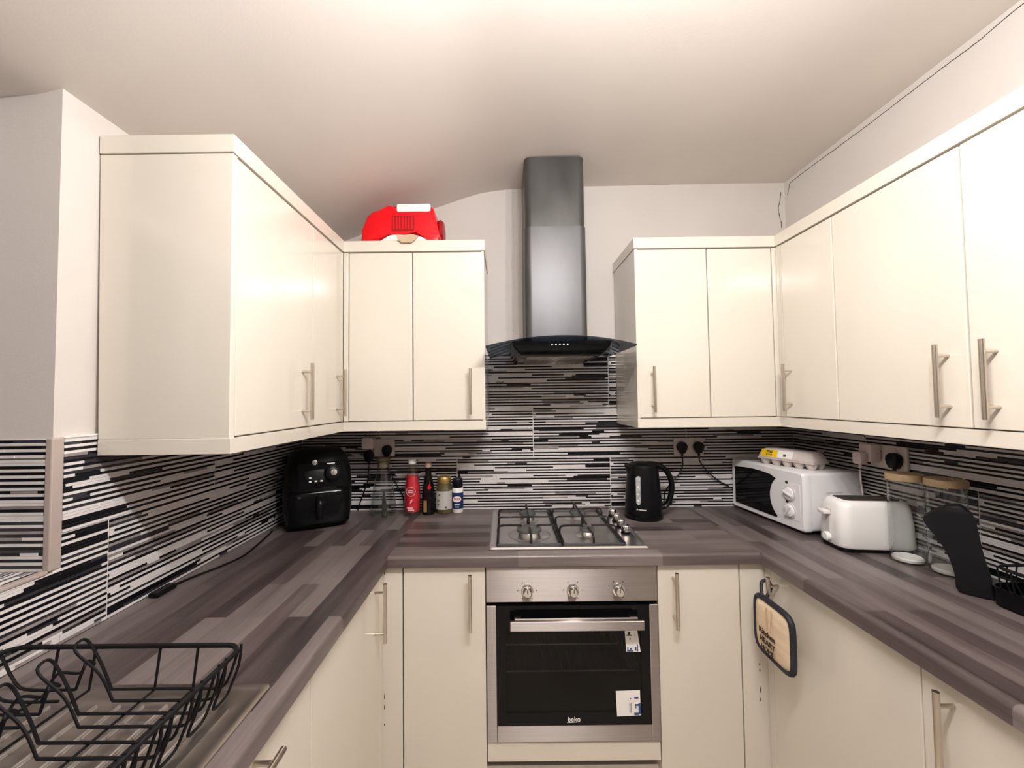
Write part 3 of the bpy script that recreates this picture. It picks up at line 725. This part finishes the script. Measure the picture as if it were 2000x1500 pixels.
c_ = tag(obj('power_cord', b, M['blackpl'], None, True), 'thin black cord lying along the left wall on the worktop', 'cord')
b = NB(); box(b, -1.225, -1.195, -.90, -.83, .911, .925, .005); obj('cord_end', b, M['blackpl'], c_)

# ------------------------------------------------------------------ bottles left of the hob
def shell(b, prof, t, c=(0,0,0), n=32):
    """hollow blown glass, open at the top"""
    lathe(b, prof, c, n, capa=True, capb=False)
    return b
cf = empty('carafe', 'clear glass carafe half full of water below the left wall socket', 'carafe', (-.812, -.078, CT))
b = NB(); shell(b, [(.058, .001), (.062, .008), (.060, .04), (.052, .10), (.042, .16), (.032, .20), (.028, .225), (.031, .255)], .0025); obj('glass', b, M['glass'], cf, True)
b = NB(); lathe(b, [(.054, .006), (.0575, .012), (.056, .04), (.048, .105)], n=32); obj('water', b, M['water'], cf, True)
b = NB(); lathe(b, [(.026, .225), (.027, .250), (.033, .256), (.033, .266), (.030, .270)], n=28); obj('stopper', b, M['corkd'], cf, True)
b = NB(); prism(b, [(-.008, .012), (.016, .012), (.012, .06), (.006, .104), (-.004, .104), (-.006, .06)], 'y', -.004, .004, .0015, 1); obj('stirrer', b, M['inkblack'], cf)
rb = empty('sauce_bottle', 'clear glass bottle with red label left of the dark sauce bottle', 'bottle', (-.668, -.102, CT), group='bottles beside the hob')
b = NB(); shell(b, [(.035, .001), (.038, .006), (.038, .10), (.0355, .14), (.027, .19), (.018, .215), (.016, .245)], .002); obj('glass', b, M['glass'], rb, True)
b = NB(); lathe(b, [(.0345, .022), (.0350, .10), (.0325, .14), (.0240, .186)], n=32); obj('red_label', b, M['inkred'], rb, True)
b = NB(); lathe(b, [(.0175, .243), (.0185, .247), (.0185, .262), (.016, .266)], n=24); obj('cap', b, M['paper'], rb, True)
b = NB()
tube(b, [(.021*math.cos(a), -.0395+.010*math.cos(a)**2, .118+.021*math.sin(a)) for a in [2*math.pi*i/24 for i in range(24)]], .0014, 5, True)
for dz, hw_ in ((.004, .013), (-.004, .014)):
    box(b, -hw_, hw_, -.0395, -.0370, .118+dz-.002, .118+dz+.002)
box(b, -.016, .010, -.0395, -.0350, .040, .046); box(b, -.013, .016, -.0395, -.0350, .030, .036)
prism(b, [(-.004, .062), (.006, .070), (.010, .084), (.0, .078)], 'y', -.0395, -.0350)
obj('label_print', b, M['pink'], rb)
sb = empty('soy_sauce_bottle', 'dark sauce bottle with red drop mark between red-label bottle and jar', 'bottle', (-.596, -.080, CT), group='bottles beside the hob')
b = NB(); lathe(b, [(.028, .001), (.031, .006), (.031, .09), (.028, .12), (.022, .155), (.0145, .185), (.0135, .222)], n=28); obj('body', b, M['soy'], sb, True)
b = NB(); lathe(b, [(.0150, .222), (.0155, .236), (.013, .242)], n=20); obj('cap', b, M['corkc'], sb, True)
b = NB(); prism(b, [(.010+.008*math.cos(a), .130+.008*math.sin(a)) for a in [math.radians(-240+30*i) for i in range(11)]]+[(.010, .152)], 'y', -.0318, -.024); obj('red_mark', b, M['inkred'], sb)
b = NB(); prism(b, rrect(-.018, -.002, .016, .070, .002, 2), 'y', -.0325, -.026); obj('yellow_label', b, M['gold'], sb)
jr = empty('jar', 'squat glass jar with white label between dark bottle and salt shaker', 'jar', (-.524, -.056, CT), group='bottles beside the hob')
b = NB(); lathe(b, [(.036, .001), (.040, .006), (.041, .10), (.037, .118), (.030, .132), (.030, .145)], n=32); obj('glass', b, M['olive'], jr, True)
b = NB(); lathe(b, [(.0325, .142), (.0335, .146), (.0335, .168), (.031, .172)], n=28); obj('lid', b, M['gold'], jr, True)
def arc_label(a0, a1, r, z0_, z1_, n=12, mt='paper', parent=None, name='label_paper'):
    b = NB(); lo, hi = [], []
    for i in range(n+1):
        a = math.radians(a0+(a1-a0)*i/n); lo.append(b.verts.new((r*math.sin(a), -r*math.cos(a), z0_))); hi.append(b.verts.new((r*math.sin(a), -r*math.cos(a), z1_)))
    for i in range(n): b.faces.new((lo[i], lo[i+1], hi[i+1], hi[i]))
    bmesh.ops.solidify(b, geom=b.faces[:], thickness=.0006)
    return obj(name, b, M[mt], parent, True)
jl = arc_label(-62, 70, .0419, .022, .108, 12, 'paper', jr)
b = NB(); box(b, .010, .018, -.0440, -.0405, .030, .038); box(b, -.022, -.014, -.0420, -.0375, .09, .094); box(b, -.026, -.018, -.0410, -.034, .064, .069); box(b, -.026, -.019, -.0405, -.034, .044, .049); obj('label_print', b, M['olive'], jl)
ss = empty('salt_shaker', 'small white salt shaker with blue label and black lid nearest the hob', 'shaker', (-.459, -.058, CT), group='bottles beside the hob')
b = NB(); lathe(b, [(.024, .001), (.0265, .004), (.0265, .115), (.022, .122)], n=28); obj('body', b, M['paper'], ss, True)
b = NB(); lathe(b, [(.0240, .120), (.0255, .123), (.0255, .158), (.023, .163)], n=28); obj('lid', b, M['blackpl'], ss, True)
lb = arc_label(-170, 170, .0271, .022, .098, 24, 'inkblue', ss, 'blue_label')
b = NB(); prism(b, [(.020*math.cos(a), .068+.014*math.sin(a)) for a in [2*math.pi*i/20 for i in range(20)]], 'y', -.0286, -.0180); obj('label_oval', b, M['paper'], lb)
text_mesh('SAXA', .0135, M['inkred'], lb, M_front(0, -.0292, .068), 'logo', .0003, bold=.0004)
b = NB(); box(b, -.012, .012, -.0283, -.025, .040, .044); box(b, -.010, .010, -.0283, -.025, .030, .033); obj('label_print', b, M['paper'], lb)

# ------------------------------------------------------------------ sockets, plugs, cords
def socket(label, frame, w_=.146, h_=.086, holes=True):
    t = empty('wall_socket', label, 'socket'); t.matrix_world = frame
    b = NB(); prism(b, rrect(-w_/2, w_/2, -h_/2, h_/2, .006, 3), 'y', -.010, 0, .0018, 2); obj('face_plate', b, M['socket'], t, True)
    for s in (-1, 1):
        b = NB(); box(b, s*.028-.0065, s*.028+.0065, -.0135, -.0095, .022, .036, .001); obj('switch', b, M['socket'], t)
        b = NB(); x = s*.040
        box(b, x-.004, x+.004, -.0106, -.0099, .008, .016); box(b, x-.013, x-.007, -.0106, -.0099, -.012, -.008); box(b, x+.007, x+.013, -.0106, -.0099, -.012, -.008)
        obj('socket_holes', b, M['gap'], t)
    return t
def plug(label, frame, x, z, mt='blackpl', cord=None, name='plug'):
    t = empty(name, label, 'plug'); t.matrix_world = frame @ Matrix.Translation((x, -.0112, z))
    b = NB(); out = [(.024*math.cos(a), .004+.024*math.sin(a)) for a in [math.radians(-40+260*i/16) for i in range(17)]]+[(-.010, -.028), (.010, -.028)]
    prism(b, out, 'y', -.026, 0, .004, 2); obj('plug_body', b, M[mt], t, True)
    b = NB(); tube(b, [(0, -.013, -.026), (0, -.013, -.042)], .0055, 8); obj('strain_relief', b, M[mt], t, True)
    return t
FB = Matrix.Identity(4)
f1 = Matrix.Translation((-.847, -.0115, 1.218)); f2 = Matrix.Translation((.681, -.0115, 1.209))
f3 = Matrix.Translation((XR-.0115, -.522, 1.222)) @ Matrix.Rotation(-math.pi/2, 4, 'Z')
socket('double wall socket behind the carafe at the left', f1); socket('double wall socket right of the kettle with two black plugs', f2); socket('double wall socket on the right wall behind the canisters', f3)
plug('black plug in the socket above the carafe', f1, .040, -.012)
t = empty('plug_adapter', 'pale pink plug adapter in the left half of the left socket', 'adapter'); t.matrix_world = f1 @ Matrix.Translation((-.046, -.0145, .022))
b = NB(); prism(b, rrect(-.028, .028, -.022, .032, .008, 3), 'y', -.045, 0, .004, 2); obj('adapter_body', b, M['socketw'], t, True)
pa = plug('black plug hanging under the pink adapter', f1, -.050, -.034)
pa.matrix_world = f1 @ Matrix.Translation((-.048, -.0145, -.036))
plug('black plug of the kettle, left of the pair', f2, -.040, -.004); plug('black plug of the microwave, right of the pair', f2, .042, -.004)
plug('black plug on the right wall above the canister lids', f3, .040, -.008)
t = empty('plug_adapter', 'pale plug adapter on the right wall socket', 'adapter'); t.matrix_world = f3 @ Matrix.Translation((-.046, -.0145, .010))
b = NB(); prism(b, rrect(-.026, .026, -.032, .034, .007, 3), 'y', -.040, 0, .004, 2); obj('adapter_body', b, M['socketw'], t, True)
t = empty('plug', 'cream plug stuck on the pale adapter on the right wall', 'plug'); t.matrix_world = f3 @ Matrix.Translation((-.050, -.056, -.008))
b = NB(); prism(b, rrect(-.020, .020, -.026, .022, .009, 3), 'y', -.028, 0, .005, 2); obj('plug_body', b, M['socketw'], t, True)
b = NB(); tube(b, [(0, -.014, -.024), (0, -.014, -.042)], .005, 8); obj('strain_relief', b, M['socketw'], t, True)
def cord(label, pts, mt='blackpl', r=.0032, k=8):
    b = NB(); tube(b, smooth_path(pts, k), r, 8); return tag(obj('power_cord', b, M[mt], None, True), label, 'cord')
cord('black cord from the left adapter plug down behind the air fryer', [(-.895, -.039, 1.136), (-.898, -.041, 1.09), (-.905, -.036, 1.05), (-.925, -.028, 1.00), (-.945, -.022, .95), (-.955, -.022, .916)])
cord('black cord hanging behind the carafe to the worktop', [(-.807, -.0365, 1.158), (-.806, -.028, 1.12), (-.772, -.018, 1.05), (-.735, -.018, .98), (-.728, -.018, .93), (-.72, -.022, .9145)])
cord('black kettle cord from the socket to the kettle base', [(.641, -.0365, 1.158), (.640, -.040, 1.12), (.622, -.042, 1.08), (.585, -.042, 1.04), (.553, -.032, .99), (.548, -.032, .95), (.525, -.045, .92), (.49, -.09, .9145), (.465, -.118, .9145)])
cord('black microwave cord running down to the microwave', [(.723, -.0365, 1.158), (.726, -.040, 1.135), (.76, -.034, 1.09), (.82, -.025, 1.04), (.875, -.016, 1.01)])
cord('pale cord hanging from the right wall plug behind the toaster', [(XR-.081, -.472, 1.168), (XR-.080, -.470, 1.13), (XR-.070, -.466, 1.06), (XR-.060, -.462, .98), (XR-.060, -.462, .915)], 'socketw', .0028)

# ------------------------------------------------------------------ kettle
kt = empty('kettle', 'black plastic jug kettle with grey water gauge beside the hob', 'kettle', (.400, -.172, CT))
b = NB(); lathe(b, [(.080, .000), (.083, .004), (.083, .016), (.078, .020)], n=36); obj('power_base', b, M['blackpl'], kt, True)
b = NB(); lathe(b, [(.078, .021), (.081, .030), (.079, .08), (.073, .16), (.068, .215), (.066, .228)], n=36); obj('body', b, M['blackpl'], kt, True)
b = NB(); lathe(b, [(.0655, .229), (.063, .240), (.050, .246), (.02, .249)], n=36); obj('lid', b, M['blackpl'], kt, True)
b = NB(); loft(b, [[(-.060, -.022, .188), (-.060, .022, .188), (-.066, .012, .186), (-.066, -.012, .186)], [(-.060, -.026, .228), (-.060, .026, .228), (-.081, .008, .233), (-.081, -.008, .233)], [(-.055, -.024, .238), (-.055, .024, .238), (-.080, .007, .240), (-.080, -.007, .240)]]); obj('spout', b, M['blackpl'], kt)
b = NB()
hpth = smooth_path([(.020, 0, .240), (.065, 0, .236), (.102, 0, .214), (.127, 0, .170), (.130, 0, .120), (.118, 0, .075), (.100, 0, .050), (.078, 0, .045)], 5)
def ribbon(bm, pts, w_, t_):
    secs = []
    for i, p in enumerate(pts):
        t = (pts[min(i+1, len(pts)-1)]-pts[max(i-1, 0)]).normalized(); nn = Vector((0, 1, 0)); s = t.cross(nn)
        secs.append([p+nn*w_*math.cos(a)+s*t_*math.sin(a) for a in [2*math.pi*k/10 for k in range(10)]])
    loft(bm, secs)
ribbon(b, hpth, .015, .012); obj('handle', b, M['blackpl'], kt, True)
b = NB()
ga = math.radians(-33)
prism(b, [(x, z) for x, z in rrect(-.0095, .0095, .072, .196, .0094, 5)], 'y', -.0815, -.066, .001, 1); g_ = obj('water_gauge', b, M['gtube'], kt, True); g_.rotation_euler = (0, 0, ga)
b = NB()
for z in (.090, .118, .150): lathe(b, [(.0045, 0), (.003, .001)], (0, -.0815, z), 12, 'y')
obj('gauge_mark', b, M['paper'], g_)
b = NB(); box(b, -.010, .022, -.0823, -.077, .049, .053); box(b, -.018, -.013, -.0823, -.077, .049, .054); o = obj('logo', b, M['dial'], kt); o.rotation_euler = (0, 0, math.radians(-26))

# ------------------------------------------------------------------ microwave with egg carton
mw = empty('microwave', 'white microwave with black window and two round dials in the right corner', 'microwave', (.886, -.022, CT), math.radians(-84.5))
MWW, MWD, MWH = .430, .262, .238
b = NB(); box(b, .004, MWW-.004, .030, MWD, .012, MWH, .010, 3)
for i in range(9): pass
obj('body', b, M['white'], mw, True)
b = NB()   # front fascia: frame with sloped edges
loft(b, [[(x, .032, z) for x, z in rrect(.0, MWW, .010, MWH+.002, .012, 4)], [(x, .010, z) for x, z in rrect(.0, MWW, .010, MWH+.002, .012, 4)], [(x, .002, z) for x, z in rrect(.006, MWW-.006, .016, MWH-.004, .010, 4)]])
obj('front_frame', b, M['white'], mw, True)
wp = [(.028, .034), (.028, .205)]
for i in range(9): t = i/8; wp.append((.028+.257*t, .205+.012*math.sin(math.pi*t)-.004*t))
cxm, czm, rm = .350, .118, .098
wp2 = []
for i in range(15):
    a = math.radians(128+104*i/14); wp2.append((cxm+rm*math.cos(a), czm+rm*math.sin(a)))
poly = [(.028, .034), (.028, .204)]+[(.028+.262*t/8, .204+.010*math.sin(math.pi*t/8)) for t in range(1, 8)]+[wp2[0]]+wp2[1:]+[(wp2[-1][0], .034)]
b = NB(); prism(b, poly, 'y', -.0005, .004); obj('window', b, M['blackgl'], mw)
b = NB(); prism(b, [(cxm+(rm-.004)*math.cos(a), czm+(rm-.004)*math.sin(a)) for a in [math.radians(130+100*i/14) for i in range(15)]]+[(.413, .048), (.413, .192)], 'y', .0005, .004); cpm = obj('control_panel', b, M['white'], mw)
for z, pos in ((.148, .3), (.080, -.9)):
    b = NB(); lathe(b, [(.0305, .0), (.0305, .003), (.027, .004)], (.362, .0005, z), 32, 'y'); dl = obj('dial_ring', b, M['dial'], mw, True)
    b = NB(); lathe(b, [(.0255, .004), (.0250, .008), (.022, .010)], (.362, .0005, z), 32, 'y'); obj('dial', b, M['white'], dl, True)
    b = NB(); box(b, -.0235, .0235, -.0155, -.008, -.004, .004, .0015); o = obj('dial_grip', b, M['white'], dl, False, (.362, 0, z)); o.rotation_euler = (0, pos, 0)
for z in (.191, .113):
    b = NB(); lathe(b, [(.0065, 0), (.005, .001)], (.348, .0005, z), 14, 'y', sx=1.2); obj('panel_mark', b, M['inkblack'], mw)
for x in (.03, .40):
    for y in (.05, .22):
        b2 = NB(); lathe(b2, [(.014, .001), (.012, .013)], (x, y, 0), 14); obj('foot', b2, M['blackpl'], mw, True)
b = NB()
for i in range(10): box(b, MWW-.0045, MWW-.0032, .10, .17, .05+i*.012, .056+i*.012)
obj('vent_slot', b, M['dial'], mw)
eg = empty('egg_carton', 'grey pulp egg carton with yellow label on top of the microwave', 'egg carton', (0, 0, 0)); eg.matrix_world = mw.matrix_world.copy() if False else Matrix.Translation((.886, -.022, CT+MWH+.0005)) @ Matrix.Rotation(math.radians(-84.5), 4, 'Z') @ Matrix.Translation((.255, .105, 0)) @ Matrix.Rotation(math.radians(16), 4, 'Z')
EL, EW = .120, .050
b = NB()
for i in range(5):
    for j in range(2): lathe(b, [(.013, 0), (.019, .010), (.0225, .027)], (-EL+.024+i*.048, -.024+j*.048, 0), 14)
box(b, -EL, EL, -EW, EW, .024, .031, .002)
obj('tray', b, M['pulp'], eg, True)
b = NB(); loft(b, [[(x, y, .0315) for x, y in rrect(-EL, EL, -EW, EW, .012, 3)], [(x, y, .036) for x, y in rrect(-EL, EL, -EW, EW, .012, 3)], [(x, y, .066) for x, y in rrect(-EL+.014, EL-.014, -EW+.012, EW-.012, .012, 3)], [(x, y, .071) for x, y in rrect(-EL+.022, EL-.022, -EW+.020, EW-.020, .010, 3)]]); lid = obj('lid', b, M['pulp'], eg, True)
def slope_pt(x, s, off): # on the front slope of the lid
    y0, z0_, y1, z1_ = -EW, .036, -EW+.012, .066; return (x, y0+(y1-y0)*s-.93*off, z0_+(z1_-z0_)*s+.37*off)
def slope_quad(x0, x1, s0, s1, mt, name, off=.0008):
    b = NB(); loft(b, [[slope_pt(x0, s0, .0001), slope_pt(x1, s0, .0001), slope_pt(x1, s1, .0001), slope_pt(x0, s1, .0001)], [slope_pt(x0, s0, off), slope_pt(x1, s0, off), slope_pt(x1, s1, off), slope_pt(x0, s1, off)]]); return obj(name, b, M[mt], lid)
slope_quad(-.104, -.030, .02, .98, 'yellow', 'yellow_label'); slope_quad(-.0298, .035, .02, .98, 'paper', 'white_label'); slope_quad(-.004, .008, .2, .55, 'olive', 'label_print', .0012)
th_ = math.atan2(.030, .012)
Mt = Matrix.Translation(Vector(slope_pt(-.066, .68, .0014))) @ Matrix.Rotation(th_, 4, 'X')
text_mesh('BIG', .017, M['inkblack'], lid, Mt, 'lettering', .0002, bold=.0006)
Mt = Matrix.Translation(Vector(slope_pt(-.066, .28, .0014))) @ Matrix.Rotation(th_, 4, 'X')
text_mesh('& FREE', .010, M['inkblack'], lid, Mt, 'lettering', .0002)

# ------------------------------------------------------------------ toaster
to = empty('toaster', 'white two slice toaster in front of the microwave', 'toaster', (1.065, -.566, CT), math.radians(-6))
TL, TD, THt = .125, .070, .172
b = NB()
loft(b, [[(x, y, z) for x, y in rrect(-TL-g, TL+g, -TD-g, TD+g, .035, 6)] for z, g in ((.012, -.004), (.020, .0), (.10, -.003), (.150, -.008), (.166, -.014), (THt, -.022))], cap=True)
obj('body', b, M['toast'], to, True, angle=50)
b = NB(); loft(b, [[(x, y, z) for x, y in rrect(-TL+.004, TL-.004, -TD+.004, TD-.004, .033, 5)] for z in (.001, .0125)]); obj('base', b, M['blackpl'], to, True)
b = NB(); prism(b, rrect(-.088, .088, -.040, .040, .014, 4), 'z', THt-.004, THt+.0012); sl = obj('slot_surround', b, M['redd'] if False else M['crackm'], to)
for y in (-.019, .019):
    b = NB(); box(b, -.078, .078, y-.012, y+.012, THt+.0012, THt+.0016); obj('slot', b, M['gap'], sl)
b = NB(); box(b, -TL-.0035, -TL+.004, -.012, .012, .045, .140, .003); ls = obj('lever_slot', b, M['dial'], to)
b = NB(); box(b, -TL-.026, -TL-.0035, -.020, .020, .118, .132, .004); obj('lever', b, M['toast'], ls, True)
b = NB(); lathe(b, [(.016, .0), (.016, .010), (.012, .014)], (-TL-.001, .0, .036), 20, '-x'); obj('browning_dial', b, M['toast'], to, True)
# ------------------------------------------------------------------ canisters
def canister(label, x, y, s=1.0, tilt=0):
    t = empty('canister', label, 'canister', (x, y, CT), group='glass canisters')
    b = NB(); shell(b, [(.047*s, .001), (.050*s, .005), (.050*s, .255), (.047*s, .262)], .0028, n=36); obj('glass', b, M['glass'], t, True)
    b = NB(); lathe(b, [(.046*s, .262), (.0535*s, .263), (.0545*s, .268), (.0545*s, .280), (.052*s, .284)], n=36); obj('lid', b, M['bamboo'], t, True)
    b = NB(); lathe(b, [(.043*s, .0045), (.0445*s, .012), (.040*s, .016)], n=30); obj('contents', b, M['paper'], t, True)
canister('glass canister with bamboo lid next to the toaster', 1.085, -.695, .9); canister('glass canister with bamboo lid nearest the black rack', 1.118, -.790, .9)
# ------------------------------------------------------------------ black rack and curved holder at the right edge
rk = empty('wire_basket', 'black wire basket with dark tray at the right edge of the worktop', 'basket', (1.11, -1.150, CT))
b = NB(); loft(b, [[(x, y, z) for x, y in rrect(-.085+g, .080-g, -.19+g, .185-g, .03, 4)] for z, g in ((.001, .006), (.006, 0), (.050, -.004), (.050, .001), (.008, .006))]); obj('tray', b, M['blackgl'], rk, True)
b = NB(); tube(b, [Vector((x, y, .10)) for x, y in rrect(-.085, .082, -.19, .17, .03, 5)], .0035, 8, True); obj('rim', b, M['blackmat'], rk, True)
b = NB()
for i in range(13):
    y = .16-i*.028; tube(b, smooth_path([(-.085, y, .10), (-.076, y, .04), (-.068, y, .026), (.066, y, .026), (.074, y, .04), (.082, y, .10)], 3), .002, 6)
obj('wires', b, M['blackmat'], rk, True)
b = NB()
for i in range(5):
    x = -.05+i*.025; tube(b, smooth_path([(x, .168, .10), (x, .160, .03), (x, .05, .030), (x, -.18, .03), (x, -.19, .10)], 3), .002, 6)
obj('cross_wires', b, M['blackmat'], rk, True)
hl = empty('black_holder', 'matte black curved holder leaning up from the end of the wire basket', 'holder', (1.020, -.898, CT), math.radians(-48))
pts = [(-.052, .168), (-.030, .192), (.002, .212), (.020, .206), (.034, .180), (.040, .140), (.046, .090), (.056, .040), (.062, .002), (.004, .002), (-.002, .040), (-.010, .080), (-.026, .120), (-.045, .150)]
pts = [(x*1.15, z*1.12 if z > .01 else z) for x, z in pts]
sp = [tuple(p)[:2] for p in smooth_path([(x, z, 0) for x, z in pts+[pts[0]]], 3)[:-1]]
b = NB(); prism(b, sp, 'y', -.022, .022, .008, 3); obj('shell', b, M['blackmat'], hl, True)
b = NB(); tube(b, [(-.062, -.018, .192), (-.071, -.018, .198)], .003, 8); obj('tip', b, M['chrome'], hl, True)

# ------------------------------------------------------------------ red appliance on the cabinets
rd = empty('red_appliance', 'red plastic kitchen appliance with white panel lying on top of the wall cabinet', 'appliance', (-.665, -.238, ZT))
out = [(-.178, .0005), (-.170, .055), (-.150, .118), (-.125, .140), (-.085, .148), (-.050, .150), (-.022, .166), (.125, .165), (.140, .150), (.152, .090), (.166, .030), (.172, .0005)]
bot = [(.156, .010), (.118, .026), (.060, .032), (.020, .050), (-.020, .052), (-.060, .036), (-.110, .010)]
b = NB(); prism(b, out+bot, 'y', -.075, .085, .014, 3); obj('body', b, M['red'], rd, True, angle=50)
b = NB(); prism(b, [(-.112, .0005), (-.060, .033), (-.020, .049), (.020, .047), (.060, .029), (.116, .023), (.155, .0005)], 'y', -.068, .08, .003, 1); obj('white_base', b, M['paper'], rd, True)
b = NB(); prism(b, rrect(-.018, .128, .134, .168, .008, 3), 'y', -.0790, -.062, .002, 1); wpn = obj('white_panel', b, M['paper'], rd, True)
b = NB(); box(b, .050, .056, -.0798, -.0788, .152, .157); box(b, .0, .040, -.0796, -.0788, .149, .151); box(b, .070, .105, -.0796, -.0788, .149, .151); obj('panel_print', b, M['dial'], wpn)
b = NB(); prism(b, rrect(-.040, .058, .050, .118, .008, 3), 'y', -.0775, -.070, .001, 1); vp = obj('vent_panel', b, M['redd'], rd, True)
for i in range(7):
    b = NB(); prism(b, rrect(-.034+i*.013, -.028+i*.013, .056, .112, .0025, 2), 'y', -.0800, -.0772, .0006, 1); obj('vent_rib', b, M['red'], vp, True)
b = NB(); lathe(b, [(.040, -.01), (.055, .0), (.060, .012), (.050, .024), (.02, .028)], (.150, .010, .075), 28, 'x', sy=.9); obj('side_knob', b, M['redd'], rd, True)
b = NB(); prism(b, [(-.006, .001), (.012, -.014), (.052, -.014), (.072, .001), (.085, .014), (.050, .022), (.010, .014), (-.012, .020)], 'y', -.112, -.106, .001, 1)
tp = obj('paper_tape', b, M['corkc'], rd); 

# ------------------------------------------------------------------ pot holder on the right base door
ph = empty('pot_holder', 'quilted beige pot holder with black binding hanging on the right base cabinet handle', 'pot holder', (XRd-.058, -.728, .705))
HS = .086
def puff(u, v):  # thickness bulge
    return .020*(1-(u*u+v*v)**1.2*.45)
b = NB(); N = 12; grid = []
for k, sgn in ((0, -1), (1, 1)):
    g = []
    for i in range(N+1):
        for j in range(N+1):
            u, v = -1+2*i/N, -1+2*j/N
            # round the corners of the square
            s = 1.0
            l = (abs(u)**6+abs(v)**6)**(1/6); mx_ = max(abs(u), abs(v)); 
            if l > 1e-6: s = mx_/l
            uu, vv = u*s*HS*1.02, v*s*HS
            edge = 1-max(abs(u), abs(v))**4
            g.append(b.verts.new((sgn*(.003+.009*edge)+.0012*math.sin(vv*260+uu*60)*edge*(1 if sgn < 0 else .3), uu, vv)))
    grid.append(g)
for g in grid:
    for i in range(N):
        for j in range(N): b.faces.new((g[i*(N+1)+j], g[(i+1)*(N+1)+j], g[(i+1)*(N+1)+j+1], g[i*(N+1)+j+1]))
per = [(i, 0) for i in range(N)]+[(N, j) for j in range(N)]+[(i, N) for i in range(N, 0, -1)]+[(0, j) for j in range(N, 0, -1)]
pidx = [i*(N+1)+j for i, j in per]
rim_pts = [grid[0][i].co.copy() for i in pidx]
for a, c in zip(pidx, pidx[1:]+pidx[:1]): b.faces.new((grid[0][a], grid[0][c], grid[1][c], grid[1][a]))
pd = obj('pad', b, M['quilt'], ph, True, angle=80)
b = NB(); tube(b, [Vector((0.001, p.y, p.z)) for p in rim_pts], .0095, 8, True); obj('binding', b, M['bind'], ph, True)
b = NB(); tube(b, smooth_path([(.0, .052, .090), (.004, .062, .108), (.014, .073, .126), (.034, .074, .128), (.040, .068, .112), (.022, .055, .092), (.004, .045, .086)], 5), .0055, 8); obj('hanging_loop', b, M['bind'], ph, True)
b = NB(); box(b, .006, .012, -.080, -.060, -.075, -.020, .002); obj('care_tag', b, M['paper'], ph)
Mp = Matrix.Translation((-.0135, .008, -.012)) @ Matrix.Rotation(-math.pi/2, 4, 'Z') @ Matrix.Rotation(math.pi/2, 4, 'X')
for s_, z, sz in (('Kitchen', -.002, .026), ('HEART', -.028, .024), ('HOME', -.052, .022)):
    text_mesh(s_, sz, M['crackm'], pd, Matrix.Translation((-.0008, .004, z)) @ Mp, 'lettering', .0010)
b = NB()
for y in (.012, -.010): tube(b, smooth_path([(-.0128, y, .070), (-.0134, y*1.2, .055), (-.0134, y*.9, .020), (-.0134, y, .004)], 4), .0022, 6)
obj('utensil_print', b, M['corkc'], pd, True)

# ------------------------------------------------------------------ worn chips on the base corner posts
for nm, x, zs in (('left', -.655, (.845, .62, .42, .385, .33)), ('right', .648, (.70, .60, .52, .50, .43, .40))):
    post = [o for o in bpy.data.objects if o.name.startswith('corner_post') and o.get('label', '').endswith(nm+' of the oven')][0]
    for z in zs:
        h = R.uniform(.006, .022); wd = R.uniform(.001, .002)
        b = NB(); prism(b, [(x-wd, z), (x+wd*.6, z-h*.2), (x+wd, z+h*.5), (x+wd*.2, z+h), (x-wd*.7, z+h*.6)], 'y', Yb+.0004, Yb+.0012); obj('worn_chip', b, M['crackm'], post)
